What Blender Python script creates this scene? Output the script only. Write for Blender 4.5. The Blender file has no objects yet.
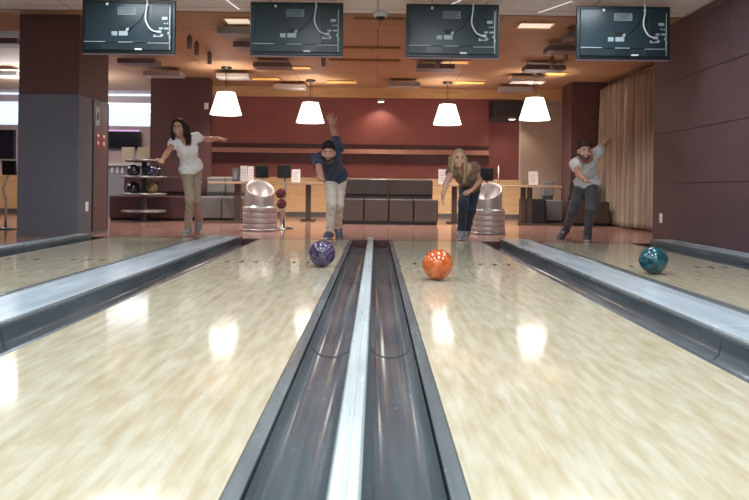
import bpy, bmesh, math, random
import numpy as np
from mathutils import Vector, Matrix
random.seed(7)
PI = math.pi
S = bpy.context.scene
COL = S.collection

# ---------------------------------------------------------------- camera, world, light, exposure
F_PX, VPX, VPY, EYE, ROLL = 728.0, 376.0, 187.0, 0.65, math.radians(0.70)
cd = bpy.data.cameras.new('camera'); cam = bpy.data.objects.new('camera', cd); COL.objects.link(cam)
cam.location = (0, 0, EYE); cam.rotation_euler = (PI/2, -ROLL, 0)
cd.sensor_width = 36; cd.lens = F_PX/749*36
cd.shift_x = -(VPX-374.5)/749; cd.shift_y = -(250-VPY)/749
cd.clip_start = 0.05
cd.dof.use_dof = True; cd.dof.focus_distance = 7.5; cd.dof.aperture_fstop = 5.6
S.camera = cam

w = bpy.data.worlds.new('sky'); S.world = w; w.use_nodes = True
bgn = w.node_tree.nodes['Background']
bgn.inputs[0].default_value = (0.80, 0.90, 1.0, 1); bgn.inputs[1].default_value = 2.2

def area(name, loc, rot, sx, sy, power, col):
    l = bpy.data.lights.new(name, 'AREA'); l.shape = 'RECTANGLE'; l.size = sx; l.size_y = sy
    l.energy = power; l.color = col
    o = bpy.data.objects.new(name, l); COL.objects.link(o); o.location = loc; o.rotation_euler = rot
    return o
def spot(name, loc, target, power, col, angle, size=0.03, blend=0.6):
    l = bpy.data.lights.new(name, 'SPOT'); l.energy = power; l.color = col
    l.spot_size = math.radians(angle); l.spot_blend = blend; l.shadow_soft_size = size
    o = bpy.data.objects.new(name, l); COL.objects.link(o); o.location = loc
    o.rotation_euler = (Vector(target)-Vector(loc)).to_track_quat('-Z', 'Y').to_euler()
    return o
COOL, WARM, NEUT = (0.86, 0.94, 1.0), (1.0, 0.80, 0.58), (1.0, 0.95, 0.88)
# fluorescent troffers in the white ceiling over the lanes
for X in (-2.7, -0.85, 0.74, 2.3):
    for Y, p in ((-1.2, 30), (1.2, 36), (3.6, 34), (5.6, 17)):
        area('lane_troffer_lamp', (X, Y, 2.69), (0, 0, 0), 0.32, 1.0, p, COOL)
for X in (-2.45, 2.1):
    area('lane_troffer_lamp', (X, 7.35, 2.69), (0, 0, 0), 0.9, 0.35, 20, COOL)
# pin-deck lamps at the end wall behind the camera, shining up the lanes
area('pin_deck_lamp', (0, -3.2, 1.5), (PI/2, 0, 0), 7.0, 1.4, 45, COOL)
# downward lamps of the bowlers' area
for X, Y, p in ((-2.62, 10.2, 130), (-0.7, 11.0, 130), (0.95, 11.0, 130), (2.65, 10.8, 120), (-2.3, 13.2, 150), (0.1, 13.2, 150), (1.9, 13.4, 150), (-3.6, 11.6, 90), (2.7, 13.6, 70)):
    spot('ceiling_spot_beam', (X, Y, 2.44), (X, Y+0.2, 0), p*1.3, NEUT, 125, 0.05, 0.8)
area('far_left_fill', (-6.4, 13.6, 2.1), (PI, 0, 0), 1.6, 0.8, 110, COOL)  # added fill aimed upward to brighten the far-left ceiling, not a fitting there
area('far_left_fill', (-6.4, 12.0, 2.66), (0, 0, 0), 1.2, 0.5, 60, COOL)  # added downward fill for the same far-left area
S.view_settings.view_transform = 'Standard'; S.view_settings.look = 'None'
S.view_settings.gamma = 1; S.view_settings.use_curve_mapping = False
S.view_settings.exposure = 0.0
S.cycles.use_denoising = True
S.cycles.max_bounces = 8

def at(px, py, Y):
    """point of the place seen at photo pixel (px,py) at depth Y"""
    dx, dy = px-VPX, py-VPY
    c, s = math.cos(ROLL), math.sin(ROLL)
    u, v = dx*c+dy*s, -dx*s+dy*c
    return Vector((u*Y/F_PX, Y, EYE-v*Y/F_PX))

# ---------------------------------------------------------------- materials
MATS = {}
class NT:
    def __init__(self, name):
        self.m = bpy.data.materials.new(name); self.m.use_nodes = True
        self.t = self.m.node_tree; self.b = self.t.nodes['Principled BSDF']
    def n(self, kind, **kw):
        nd = self.t.nodes.new(kind)
        for k, v in kw.items():
            if isinstance(k, str) and hasattr(nd, k): setattr(nd, k, v)
        return nd
    def l(self, a, b): self.t.links.new(a, b)
    def coords(self, scale, rot=(0, 0, 0), space='Object'):
        tc = self.n('ShaderNodeTexCoord'); mp = self.n('ShaderNodeMapping')
        mp.inputs['Scale'].default_value = scale; mp.inputs['Rotation'].default_value = rot
        self.l(tc.outputs[space], mp.inputs[0]); return mp.outputs[0]
    def noise(self, vec, scale=1, detail=3, rough=0.5):
        nz = self.n('ShaderNodeTexNoise'); self.l(vec, nz.inputs['Vector'])
        nz.inputs['Scale'].default_value = scale; nz.inputs['Detail'].default_value = detail
        nz.inputs['Roughness'].default_value = rough; return nz
    def ramp(self, fac, stops):
        r = self.n('ShaderNodeValToRGB'); self.l(fac, r.inputs[0])
        e = r.color_ramp.elements
        while len(e) < len(stops): e.new(0.5)
        for el, (p, c) in zip(e, stops): el.position = p; el.color = (*c, 1) if len(c) == 3 else c
        return r.outputs[0]
    def mix(self, a, b, fac, mode='MIX'):
        m = self.n('ShaderNodeMix', data_type='RGBA', blend_type=mode)
        for i, x in ((0, fac), (6, a), (7, b)):
            if hasattr(x, 'links'): self.l(x, m.inputs[i])
            elif i == 0: m.inputs[0].default_value = x
            else: m.inputs[i].default_value = (*x, 1)
        return m.outputs[2]
    def bump(self, h, strength=0.2, dist=0.002):
        b = self.n('ShaderNodeBump'); self.l(h, b.inputs['Height'])
        b.inputs['Strength'].default_value = strength; b.inputs['Distance'].default_value = dist
        self.l(b.outputs[0], self.b.inputs['Normal'])

def M(name, col, rough=0.5, metal=0.0, var=0.08, nscale=8, bump=0.0, coat=0.0, spec=0.5, sheen=0.0, stretch=(1, 1, 1)):
    """a plain procedural material: base colour with a little mottling"""
    if name in MATS: return MATS[name]
    t = NT(name)
    v = t.coords(stretch); nz = t.noise(v, nscale, 4)
    d = tuple(c*(1-var) for c in col); e = tuple(min(1, c*(1+var)) for c in col)
    t.l(t.ramp(nz.outputs[0], [(0.3, d), (0.7, e)]), t.b.inputs['Base Color'])
    t.b.inputs['Roughness'].default_value = rough; t.b.inputs['Metallic'].default_value = metal
    t.b.inputs['Coat Weight'].default_value = coat; t.b.inputs['Specular IOR Level'].default_value = spec
    t.b.inputs['Sheen Weight'].default_value = sheen
    if bump:
        t.bump(t.noise(v, nscale*12, 3).outputs[0], bump, 0.003)
    MATS[name] = t.m; return t.m

def E(name, col, strength):
    if name in MATS: return MATS[name]
    t = NT(name)
    t.b.inputs['Base Color'].default_value = (*[min(1, c) for c in col], 1)
    t.b.inputs['Emission Color'].default_value = (*col, 1); t.b.inputs['Emission Strength'].default_value = strength
    MATS[name] = t.m; return t.m

def lane_mat():
    t = NT('lane_maple')
    br = t.n('ShaderNodeTexBrick'); v = t.coords((1, 1, 1), (0, 0, PI/2)); t.l(v, br.inputs['Vector'])
    br.inputs['Color1'].default_value = (0.47, 0.415, 0.28, 1); br.inputs['Color2'].default_value = (0.58, 0.54, 0.42, 1)
    br.inputs['Mortar'].default_value = (0.50, 0.42, 0.30, 1); br.inputs['Mortar Size'].default_value = 0.0006
    br.inputs['Brick Width'].default_value = 0.9; br.inputs['Row Height'].default_value = 0.0272; br.inputs['Scale'].default_value = 1
    br.inputs['Bias'].default_value = 0.1
    n1 = t.noise(t.coords((14, 2.2, 1)), 2.0, 4); n2 = t.noise(t.coords((45, 1.6, 1)), 3, 3)
    c = t.mix(br.outputs[0], t.ramp(n1.outputs[0], [(0.32, (0.40, 0.32, 0.185)), (0.68, (0.59, 0.565, 0.465))]), 0.55)
    c = t.mix(c, t.ramp(n2.outputs[0], [(0.3, (0.86, 0.83, 0.78)), (0.7, (1, 1, 1))]), 0.5, 'MULTIPLY')
    t.l(c, t.b.inputs['Base Color'])
    t.b.inputs['Roughness'].default_value = 0.09; t.b.inputs['IOR'].default_value = 1.5
    t.bump(t.noise(t.coords((3, 1.2, 1)), 1.5, 2).outputs[0], 0.02, 0.01)
    return t.m
def approach_mat():
    t = NT('approach_wood')
    br = t.n('ShaderNodeTexBrick'); v = t.coords((1, 1, 1), (0, 0, PI/2)); t.l(v, br.inputs['Vector'])
    br.inputs['Color1'].default_value = (0.38, 0.19, 0.15, 1); br.inputs['Color2'].default_value = (0.45, 0.255, 0.205, 1)
    br.inputs['Mortar'].default_value = (0.25, 0.14, 0.1, 1); br.inputs['Mortar Size'].default_value = 0.0008
    br.inputs['Brick Width'].default_value = 1.1; br.inputs['Row Height'].default_value = 0.06; br.inputs['Scale'].default_value = 1
    n1 = t.noise(t.coords((8, 0.8, 1)), 2, 4)
    c = t.mix(br.outputs[0], t.ramp(n1.outputs[0], [(0.3, (0.8, 0.76, 0.72)), (0.7, (1, 1, 1))]), 0.7, 'MULTIPLY')
    t.l(c, t.b.inputs['Base Color']); t.b.inputs['Roughness'].default_value = 0.12
    return t.m
def grid_mat(name, c1, c2, line, wdt, hgt, msize, rough=0.6, rot=(0, 0, 0), grain=None):
    t = NT(name)
    br = t.n('ShaderNodeTexBrick', offset=0.0); t.l(t.coords((1, 1, 1), rot), br.inputs['Vector'])
    br.inputs['Color1'].default_value = (*c1, 1); br.inputs['Color2'].default_value = (*c2, 1); br.inputs['Mortar'].default_value = (*line, 1)
    br.inputs['Mortar Size'].default_value = msize; br.inputs['Brick Width'].default_value = wdt; br.inputs['Row Height'].default_value = hgt
    br.inputs['Scale'].default_value = 1
    n1 = t.noise(t.coords(grain or (6, 6, 6)), 2, 4)
    c = t.mix(br.outputs[0], t.ramp(n1.outputs[0], [(0.3, (0.86, 0.84, 0.82)), (0.7, (1, 1, 1))]), 0.8, 'MULTIPLY')
    t.l(c, t.b.inputs['Base Color']); t.b.inputs['Roughness'].default_value = rough; t.b.inputs['Specular IOR Level'].default_value = 0.25
    return t.m
def scratched(name, c1, c2, rough, metal=0.0, spec=0.5):
    t = NT(name)
    a = t.noise(t.coords((3, 0.5, 3)), 2.5, 5); b = t.noise(t.coords((60, 1.2, 60)), 1.0, 3); g = t.noise(t.coords((40, 40, 40)), 1, 2)
    c = t.ramp(a.outputs[0], [(0.3, c1), (0.72, c2)])
    c = t.mix(c, t.ramp(b.outputs[0], [(0.35, (0.8, 0.8, 0.8)), (0.7, (1.1, 1.1, 1.1))]), 0.5, 'MULTIPLY')
    c = t.mix(c, (0.75, 0.8, 0.82), t.ramp(g.outputs[0], [(0.74, (0, 0, 0)), (0.78, (0.5, 0.5, 0.5))]))
    t.l(c, t.b.inputs['Base Color']); t.b.inputs['Metallic'].default_value = metal
    t.l(t.ramp(a.outputs[0], [(0.3, (rough*0.7,)*3), (0.8, (rough*1.4,)*3)]), t.b.inputs['Roughness'])
    t.b.inputs['Specular IOR Level'].default_value = spec
    return t.m
def swirl(name, c1, c2, c3, scale=4):
    t = NT(name)
    n1 = t.noise(t.coords((1, 1, 1)), scale, 6, 0.6)
    n1.inputs['Distortion'].default_value = 2.2
    t.l(t.ramp(n1.outputs[0], [(0.32, c1), (0.5, c2), (0.68, c3)]), t.b.inputs['Base Color'])
    t.b.inputs['Roughness'].default_value = 0.14; t.b.inputs['Coat Weight'].default_value = 0.6; t.b.inputs['Coat Roughness'].default_value = 0.05
    return t.m
def glass_mat(name, tint=(0.95, 0.97, 1), alpha=0.25):
    t = NT(name)
    tr = t.n('ShaderNodeBsdfTransparent'); tr.inputs[0].default_value = (*tint, 1)
    gl = t.n('ShaderNodeBsdfGlossy'); gl.inputs['Roughness'].default_value = 0.03
    mx = t.n('ShaderNodeMixShader'); mx.inputs[0].default_value = alpha
    t.l(tr.outputs[0], mx.inputs[1]); t.l(gl.outputs[0], mx.inputs[2])
    t.l(mx.outputs[0], t.t.nodes['Material Output'].inputs[0]); return t.m

LANE = lane_mat(); APPROACH = approach_mat()
CEIL_W = grid_mat('ceiling_tiles', (0.80, 0.79, 0.77), (0.84, 0.83, 0.81), (0.5, 0.49, 0.48), 1.2, 0.6, 0.012, 0.7)
CEIL_B = grid_mat('wood_ceiling', (0.40, 0.24, 0.145), (0.46, 0.285, 0.175), (0.2, 0.115, 0.07), 1.5, 1.2, 0.008, 0.62, (0, 0, 0), (0.8, 9, 1))
BULK = M('bulkhead_wood', (0.60, 0.36, 0.17), 0.5, var=0.14, nscale=3, stretch=(0.6, 6, 6))
PURPLE = M('purple_wall_paint', (0.105, 0.058, 0.066), 0.55, var=0.12, nscale=1.2, bump=0.05)
MAROON = M('maroon_paint', (0.105, 0.045, 0.045), 0.55, var=0.06, nscale=2)
RED = M('red_wall_paint', (0.37, 0.125, 0.11), 0.5, var=0.10, nscale=1.5)
DKRED = M('dark_maroon_board', (0.085, 0.03, 0.033), 0.5)
LTRED = M('rose_ledge_light', (0.78, 0.42, 0.36), 0.45)  # paler rose: light caught by the tilted ledge is put into the colour
GREYPANEL = M('grey_column_panel', (0.125, 0.125, 0.15), 0.5, var=0.04)
BEIGE = M('beige_wall', (0.62, 0.50, 0.41), 0.6, var=0.04)
YELLOW = M('yellow_wainscot_wood', (0.80, 0.54, 0.29), 0.5, var=0.10, nscale=3, stretch=(1, 1, 6))
LAV = M('lavender_wall', (0.66, 0.62, 0.72), 0.6)
SKIRT = M('grey_skirting', (0.13, 0.12, 0.12), 0.5)
DARK = M('dark_wall', (0.05, 0.045, 0.05), 0.7)
GUT = scratched('gutter_plastic', (0.055, 0.07, 0.08), (0.12, 0.14, 0.155), 0.12)
FLANGE = scratched('gutter_flange', (0.085, 0.105, 0.115), (0.15, 0.175, 0.185), 0.25)
CAP = scratched('capping_metal', (0.40, 0.47, 0.53), (0.54, 0.62, 0.68), 0.18, 0.0)
RAIL = scratched('rail_metal', (0.46, 0.53, 0.55), (0.60, 0.67, 0.69), 0.3, 0.1)
RUBBER = M('black_rubber', (0.012, 0.012, 0.013), 0.5)
BLACK = M('black_plastic', (0.018, 0.018, 0.02), 0.35)
SOFA = M('brown_leather', (0.065, 0.043, 0.039), 0.42, var=0.15, nscale=4, bump=0.06)
SOFAG = M('grey_leather', (0.17, 0.163, 0.166), 0.42, var=0.1, nscale=4, bump=0.06)
SOFAM = M('maroon_leather', (0.07, 0.03, 0.033), 0.42, var=0.12, nscale=4, bump=0.06)
WOODT = M('pale_table_top', (0.52, 0.37, 0.24), 0.35, var=0.1, nscale=4, stretch=(1, 8, 1))
TLEG = M('table_leg_brown', (0.09, 0.06, 0.05), 0.5)
STEEL = M('brushed_steel', (0.52, 0.49, 0.48), 0.33, 0.85, var=0.08, nscale=5, stretch=(1, 1, 12))
RETURN = M('return_rose_metal', (0.52, 0.43, 0.41), 0.42, 0.5, var=0.06, nscale=4)
CHROME = M('chrome', (0.7, 0.7, 0.72), 0.15, 1.0)
WHITE = M('white_plastic', (0.8, 0.8, 0.8), 0.4, var=0.02)
PAPER = M('paper', (0.78, 0.76, 0.78), 0.6, var=0.03)
TVB = M('tv_back_plastic', (0.012, 0.023, 0.03), 0.34, var=0.08, nscale=3)
TVP = M('tv_back_panel', (0.017, 0.034, 0.043), 0.3, var=0.10, nscale=2)
TVEDGE = M('tv_bezel_edge', (0.30, 0.22, 0.25), 0.4)
TVMETAL = M('tv_plate_metal', (0.36, 0.43, 0.46), 0.45, 0.2)
CABLEW = M('white_cable', (0.62, 0.68, 0.70), 0.4)
PANELG = M('grey_ceiling_box', (0.16, 0.125, 0.125), 0.5)
PANELL = M('light_grey_ceiling_box', (0.36, 0.33, 0.33), 0.45)
CURT = M('curtain_fabric', (0.34, 0.265, 0.20), 0.5, var=0.2, nscale=5, stretch=(3, 3, 0.3), sheen=0.3)

# ---------------------------------------------------------------- mesh building
class MB:
    """collects shapes; build() links them as ONE mesh object"""
    def __init__(s): s.bm = bmesh.new(); s.mi = 0
    def _mark(s, f0):
        s.bm.faces.ensure_lookup_table()
        for f in s.bm.faces[f0:]: f.material_index = s.mi
    def box(s, x0, x1, y0, y1, z0, z1, bev=0.0, seg=2, rot=None, about=None):
        t = bmesh.new(); bmesh.ops.create_cube(t, size=1)
        for v in t.verts:
            v.co = Vector(((x0+x1)/2+v.co.x*(x1-x0), (y0+y1)/2+v.co.y*(y1-y0), (z0+z1)/2+v.co.z*(z1-z0)))
        if bev: bmesh.ops.bevel(t, geom=t.edges[:], offset=bev, segments=seg, affect='EDGES', profile=0.5)
        if rot is not None:
            c = Vector(about) if about is not None else Vector(((x0+x1)/2, (y0+y1)/2, (z0+z1)/2))
            for v in t.verts: v.co = rot @ (v.co-c)+c
        return s.merge(t)
    def merge(s, t):
        base = {}; 
        for v in t.verts: base[v] = s.bm.verts.new(v.co)
        for f in t.faces:
            try:
                nf = s.bm.faces.new([base[v] for v in f.verts]); nf.material_index = s.mi; nf.smooth = f.smooth
            except ValueError: pass
        t.free(); return s
    def lathe(s, prof, c=(0, 0, 0), n=40, sx=1, sy=1, close=False, rot=None):
        t = bmesh.new(); rings = []
        for r, z in prof:
            if r < 1e-6: rings.append([t.verts.new((0, 0, z))])
            else: rings.append([t.verts.new((r*sx*math.cos(2*PI*i/n), r*sy*math.sin(2*PI*i/n), z)) for i in range(n)])
        if close: rings.append(rings[0])
        for a, b in zip(rings, rings[1:]):
            for i in range(n):
                j = (i+1) % n
                if len(a) == 1 and len(b) == 1: continue
                if len(a) == 1: q = [a[0], b[j], b[i]]
                elif len(b) == 1: q = [a[i], a[j], b[0]]
                else: q = [a[i], a[j], b[j], b[i]]
                t.faces.new(q).smooth = True
        bmesh.ops.recalc_face_normals(t, faces=t.faces[:])
        for v in t.verts: v.co = ((rot @ v.co) if rot is not None else v.co)+Vector(c)
        return s.merge(t)
    def tube(s, pts, r, n=10, caps=True):
        pts = [Vector(p) for p in pts]; t = bmesh.new(); rings = []
        rr = r if isinstance(r, (list, tuple)) else [r]*len(pts)
        up = None
        for i, p in enumerate(pts):
            d = (pts[min(i+1, len(pts)-1)]-pts[max(i-1, 0)]).normalized()
            if up is None: up = d.orthogonal().normalized()
            up = (up-d*up.dot(d)).normalized(); sd = d.cross(up)
            rings.append([t.verts.new(p+(up*math.cos(2*PI*k/n)+sd*math.sin(2*PI*k/n))*rr[i]) for k in range(n)])
        for a, b in zip(rings, rings[1:]):
            for k in range(n): t.faces.new([a[k], a[(k+1) % n], b[(k+1) % n], b[k]]).smooth = True
        if caps: t.faces.new(rings[0][::-1]); t.faces.new(rings[-1])
        bmesh.ops.recalc_face_normals(t, faces=t.faces[:])
        return s.merge(t)
    def cyl(s, a, b, r, n=20): return s.tube([a, b], r, n)
    def sphere(s, c, r, sx=1, sy=1, sz=1, u=24, v=14, rot=None):
        t = bmesh.new(); bmesh.ops.create_uvsphere(t, u_segments=u, v_segments=v, radius=r)
        for f in t.faces: f.smooth = True
        for q in t.verts:
            p = Vector((q.co.x*sx, q.co.y*sy, q.co.z*sz)); q.co = ((rot @ p) if rot is not None else p)+Vector(c)
        return s.merge(t)
    def prism_y(s, prof, y0, y1):
        """closed (x,z) outline extruded along y"""
        t = bmesh.new()
        a = [t.verts.new((x, y0, z)) for x, z in prof]; b = [t.verts.new((x, y1, z)) for x, z in prof]
        n = len(prof)
        for i in range(n): t.faces.new([a[i], a[(i+1) % n], b[(i+1) % n], b[i]])
        t.faces.new(a[::-1]); t.faces.new(b)
        bmesh.ops.recalc_face_normals(t, faces=t.faces[:]); return s.merge(t)
    def prism_x(s, prof, x0, x1):
        t = bmesh.new()
        a = [t.verts.new((x0, y, z)) for y, z in prof]; b = [t.verts.new((x1, y, z)) for y, z in prof]
        n = len(prof)
        for i in range(n): t.faces.new([a[i], a[(i+1) % n], b[(i+1) % n], b[i]])
        t.faces.new(a[::-1]); t.faces.new(b)
        bmesh.ops.recalc_face_normals(t, faces=t.faces[:]); return s.merge(t)
    def mat(s, i): s.mi = i; return s
    def build(s, name, mats, parent=None, loc=None):
        me = bpy.data.meshes.new(name); s.bm.normal_update(); s.bm.to_mesh(me); s.bm.free()
        for m in (mats if isinstance(mats, (list, tuple)) else [mats]): me.materials.append(m)
        o = bpy.data.objects.new(name, me); COL.objects.link(o)
        if parent: o.parent = parent
        if loc is not None: o.location = loc
        return o
def tag(o, label=None, cat=None, group=None, kind=None):
    if label: o['label'] = label
    if cat: o['category'] = cat
    if group: o['group'] = group
    if kind: o['kind'] = kind
    return o
def empty(name, loc, label, cat, group=None, rz=0):
    o = bpy.data.objects.new(name, None); COL.objects.link(o); o.empty_display_size = 0.1
    o.location = loc; o.rotation_euler = (0, 0, rz); return tag(o, label, cat, group)
def copy_tree(o, parent=None):
    c = o.copy(); COL.objects.link(c)
    if parent: c.parent = parent
    for ch in [x for x in S.objects if x.parent == o]: copy_tree(ch, c)
    return c
def struct(name, mb, mats, parent=None):
    o = mb.build(name, mats, parent)
    if not parent: o['kind'] = 'structure'
    return o
def R3(axis, deg): return Matrix.Rotation(math.radians(deg), 3, axis)

# ---------------------------------------------------------------- the room
FOUL, CEIL, BACK, YN = 8.88, 2.70, 15.95, -3.4
L1 = (-3.25, -2.20); L2 = (-1.39, -0.318); L3 = (0.207, 1.27); L4 = (2.06, 3.10)
for i, (a, b) in enumerate((L1, L2, L3, L4)):
    o = struct('floor_lane', MB().box(a, b, YN, FOUL, -0.12, 0.0), LANE)
    # dots let into the boards some way down the lane
    c = (a+b)/2
    for k in (-0.40, -0.28, -0.16, 0.16, 0.28, 0.40):
        d = MB().lathe([(0, 0.0012), (0.017, 0.0012), (0.017, -0.004), (0, -0.004)], (c+k, 6.2, 0), 16, 1, 3.0)
        d.build('guide_dot', M('dark_wood_dot', (0.03, 0.02, 0.016), 0.5, spec=0.15), o)
struct('floor', MB().box(-12, 5, YN, FOUL, -0.30, -0.22), DARK)
struct('floor_approach', MB().box(-12, 5, FOUL, 16.6, -0.22, 0.0), APPROACH)
struct('floor_side', MB().box(-12, -3.64, YN, FOUL, -0.22, 0.0), APPROACH)
struct('trim_foul', MB().box(-3.6, 3.6, FOUL-0.004, FOUL+0.03, -0.2, 0.0015), M('foul_strip', (0.07, 0.022, 0.022), 0.4))
struct('ceiling', MB().box(-12, 5, YN, 8.62, CEIL, CEIL+0.1), CEIL_W)
struct('ceiling_wood', MB().box(-12, 5, 8.62, 16.6, CEIL, CEIL+0.1), CEIL_B)
struct('trim_ceiling', MB().box(-12, 3.61, 8.60, 8.64, CEIL-0.012, CEIL), M('ceiling_edge', (0.30, 0.17, 0.09), 0.5))
# back wall: feature wall, bulkhead, wainscot
struct('wall_back', MB().box(-12, 5, BACK+0.9, BACK+1.0, 0, CEIL).box(-4.3, 2.45, BACK, BACK+0.1, 0, CEIL), RED)
struct('trim_bulkhead', MB().box(-4.3, 4.5, 15.05, 15.13, 2.50, CEIL), BULK)
xa, xb = at(205, 140, BACK-0.1).x, 2.45
def zb(py): return EYE-(py-VPY)*(BACK-0.08)/F_PX
t1 = MB(); t1.prism_x([(BACK-0.03, zb(149)), (BACK, zb(149)), (BACK, zb(144.5)), (BACK-0.03, zb(144.5))], -4.3, xb)
struct('trim_upper_board', t1, DKRED)
t2 = MB(); t2.prism_x([(BACK-0.15, zb(154)), (BACK, zb(154)), (BACK, zb(149)), (BACK-0.02, zb(149))], -4.3, xb)
struct('trim_lit_ledge', t2, LTRED)
t3 = MB(); t3.prism_x([(BACK-0.11, zb(163.5)), (BACK, zb(163.5)), (BACK, zb(154)), (BACK-0.11, zb(154))], -4.3, xb)
struct('trim_lower_board', t3, DKRED)
struct('trim_wainscot', MB().box(-9.5, 3.16, BACK-0.16, BACK, 0.08, 0.84, 0.006), YELLOW)
struct('baseboard_back', MB().box(-12, 4.4, BACK-0.18, BACK, 0, 0.09), SKIRT)
# recess right of the feature wall, dark header over it, beige wall
struct('wall_recess', MB().box(2.3, 3.9, BACK+0.6, BACK+0.7, 0, CEIL), RED)
struct('trim_header', MB().box(2.45, 3.16, 15.3, BACK+0.5, zb(118), 2.5), DARK)
struct('wall_beige', MB().box(3.14, 4.5, BACK-0.05, BACK+0.1, 0, CEIL).box(3.14, 4.45, BACK-0.07, BACK-0.05, zb(180), zb(115), 0.004).box(3.14, 4.45, BACK-0.07, BACK-0.05, zb(114), 2.66, 0.004), BEIGE)
# right side: purple panelled lane wall, then the curtained window bay behind it
RW = 3.61
seg = MB(); seg.box(RW+0.012, RW+0.16, YN, 9.5, 0, CEIL)
zj = [0, 0.745, 1.365, 1.99, 2.61, CEIL]
for y0, y1 in ((YN, -2.1), (-2.1, 0.3), (0.3, 2.7), (2.7, 5.1), (5.1, 7.5), (7.5, 9.5)):
    for a, b in zip(zj, zj[1:]): seg.box(RW, RW+0.014, y0+0.004, y1-0.004, a+0.004, b-0.004, 0.003, 1)
struct('wall_right', seg, PURPLE)
struct('wall_right_return', MB().box(RW+0.16, 5, 9.4, 9.5, 0, CEIL), PURPLE)
struct('wall_bay', MB().box(4.6, 4.7, 9.5, 16.6, 0, CEIL), BEIGE)
struct('wall_left', MB().box(-12.1, -12, YN, 17, 0, CEIL), LAV)
struct('wall_rear', MB().box(-12, 5, YN-0.1, YN, -0.3, CEIL), DARK)
# columns
p = empty('pillar', (-3.995, 9.345, 0), None, None); p['kind'] = 'structure'
MB().box(-0.365, 0.365, -0.485, 0.485, 1.73, CEIL).build('upper_cladding', MAROON, p)
MB().box(-0.369, 0.369, -0.489, 0.489, 0.0, 1.728).build('lower_cladding', GREYPANEL, p)
MB().box(-0.372, 0.372, -0.492, 0.492, 0.0, 0.05).build('plinth', SKIRT, p)
cx = (at(150, 150, 13.9).x, at(209, 150, 13.9).x)
struct('pillar_maroon', MB().box(cx[0], cx[1], 13.9, 14.15, 0, CEIL), MAROON)
cr = (at(571, 150, 13.9).x, at(604, 150, 13.9).x)
struct('pillar_corner', MB().box(cr[0], cr[1]+0.1, 13.9, 14.6, 0, CEIL), MAROON)
# service door in the flank of the first column
d1 = empty('door_1', (-3.626, 9.56, 0), None, None); d1['kind'] = 'structure'
MB().box(0, 0.012, -0.27, -0.245, 0.04, 1.72).box(0, 0.012, 0.245, 0.262, 0.04, 1.72).box(0, 0.012, -0.27, 0.262, 1.70, 1.725).build('frame', BLACK, d1)
MB().box(0, 0.008, -0.243, 0.243, 0.05, 1.695, 0.002).build('leaf', M('door_maroon', (0.12, 0.075, 0.075), 0.4), d1)
MB().box(0.006, 0.014, -0.20, -0.07, 1.40, 1.64, 0.002).build('handle_plate', TVMETAL, d1)
MB().box(0.012, 0.022, -0.15, -0.11, 1.47, 1.57, 0.004).build('handle', BLACK, d1)
RS = M('red_sticker', (0.34, 0.05, 0.045), 0.4); WS = M('white_print', (0.8, 0.76, 0.74), 0.5)
for y in (-0.16, 0.04):
    s_ = MB().box(0.007, 0.011, y, y+0.11, 1.13, 1.31).mat(1).box(0.0105, 0.012, y+0.02, y+0.09, 1.26, 1.29).box(0.0105, 0.012, y+0.03, y+0.08, 1.16, 1.20)
    s_.build('red_sticker', [RS, WS], d1)
# light switches on the walls
def wall_switch(loc, rz, label):
    e = empty('light_switch', loc, label, 'switch', 'wall switches', rz)
    MB().box(-0.04, 0.04, -0.012, 0.0, -0.06, 0.06, 0.004).build('plate', WHITE, e)
    MB().box(-0.014, 0.014, -0.018, -0.010, -0.03, 0.03, 0.002).build('rocker', PAPER, e)
wall_switch((RW, at(662, 218, 9.2).y, 0.30), -PI/2, 'white wall switch low on the purple wall near the curtain')
wall_switch((-3.625, 9.12, 0.36), PI/2, 'pale wall switch low on the grey pillar beside the service door')
wall_switch((cx[1]-0.06, 13.9, zb(118)), 0, 'small white wall switch high on the maroon pillar')

# windows at the far left of the back wall
wl = MB()
for x0, x1 in ((-12, -10.2), (-7.0, -6.3), (-4.75, -4.3)): wl.box(x0, x1, BACK, BACK+0.1, 0, CEIL)
wl.box(-10.2, -4.75, BACK, BACK+0.1, 0, 1.9).box(-10.2, -4.75, BACK, BACK+0.1, 2.45, 2.56).box(-10.2, -4.75, BACK, BACK+0.1, 2.66, CEIL)
struct('wall_window', wl, LAV)
GLASS = glass_mat('window_glass')
for i, (x0, x1) in enumerate(((-6.3, -4.75), (-10.2, -7.0))):
    f = MB()
    for z0, z1 in ((1.9, 2.45), (2.56, 2.66)):
        f.box(x0, x1, BACK+0.02, BACK+0.07, z0, z0+0.02).box(x0, x1, BACK+0.02, BACK+0.07, z1-0.02, z1)
        for x in (x0, x1-0.03): f.box(x, x+0.03, BACK+0.02, BACK+0.07, z0, z1)
    f.box((x0+x1)/2-0.8, (x0+x1)/2-0.77, BACK+0.02, BACK+0.07, 1.9, 2.45)
    wn = struct('window_%d' % (i+1), f, M('window_frame_white', (0.7, 0.72, 0.78), 0.4))
    MB().box(x0+0.02, x1-0.02, BACK+0.04, BACK+0.045, 1.91, 2.44).box(x0+0.02, x1-0.02, BACK+0.04, BACK+0.045, 2.57, 2.65).build('pane', GLASS, wn)
# the wall behind the windows must not close them: sky is seen through this opening
bpy.data.objects['wall_back'].data.clear_geometry()
bb = bmesh.new()
tmp = MB().box(-4.3, 2.45, BACK, BACK+0.1, 0, CEIL)
tmp.bm.to_mesh(bpy.data.objects['wall_back'].data); tmp.bm.free(); bb.free()

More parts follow.
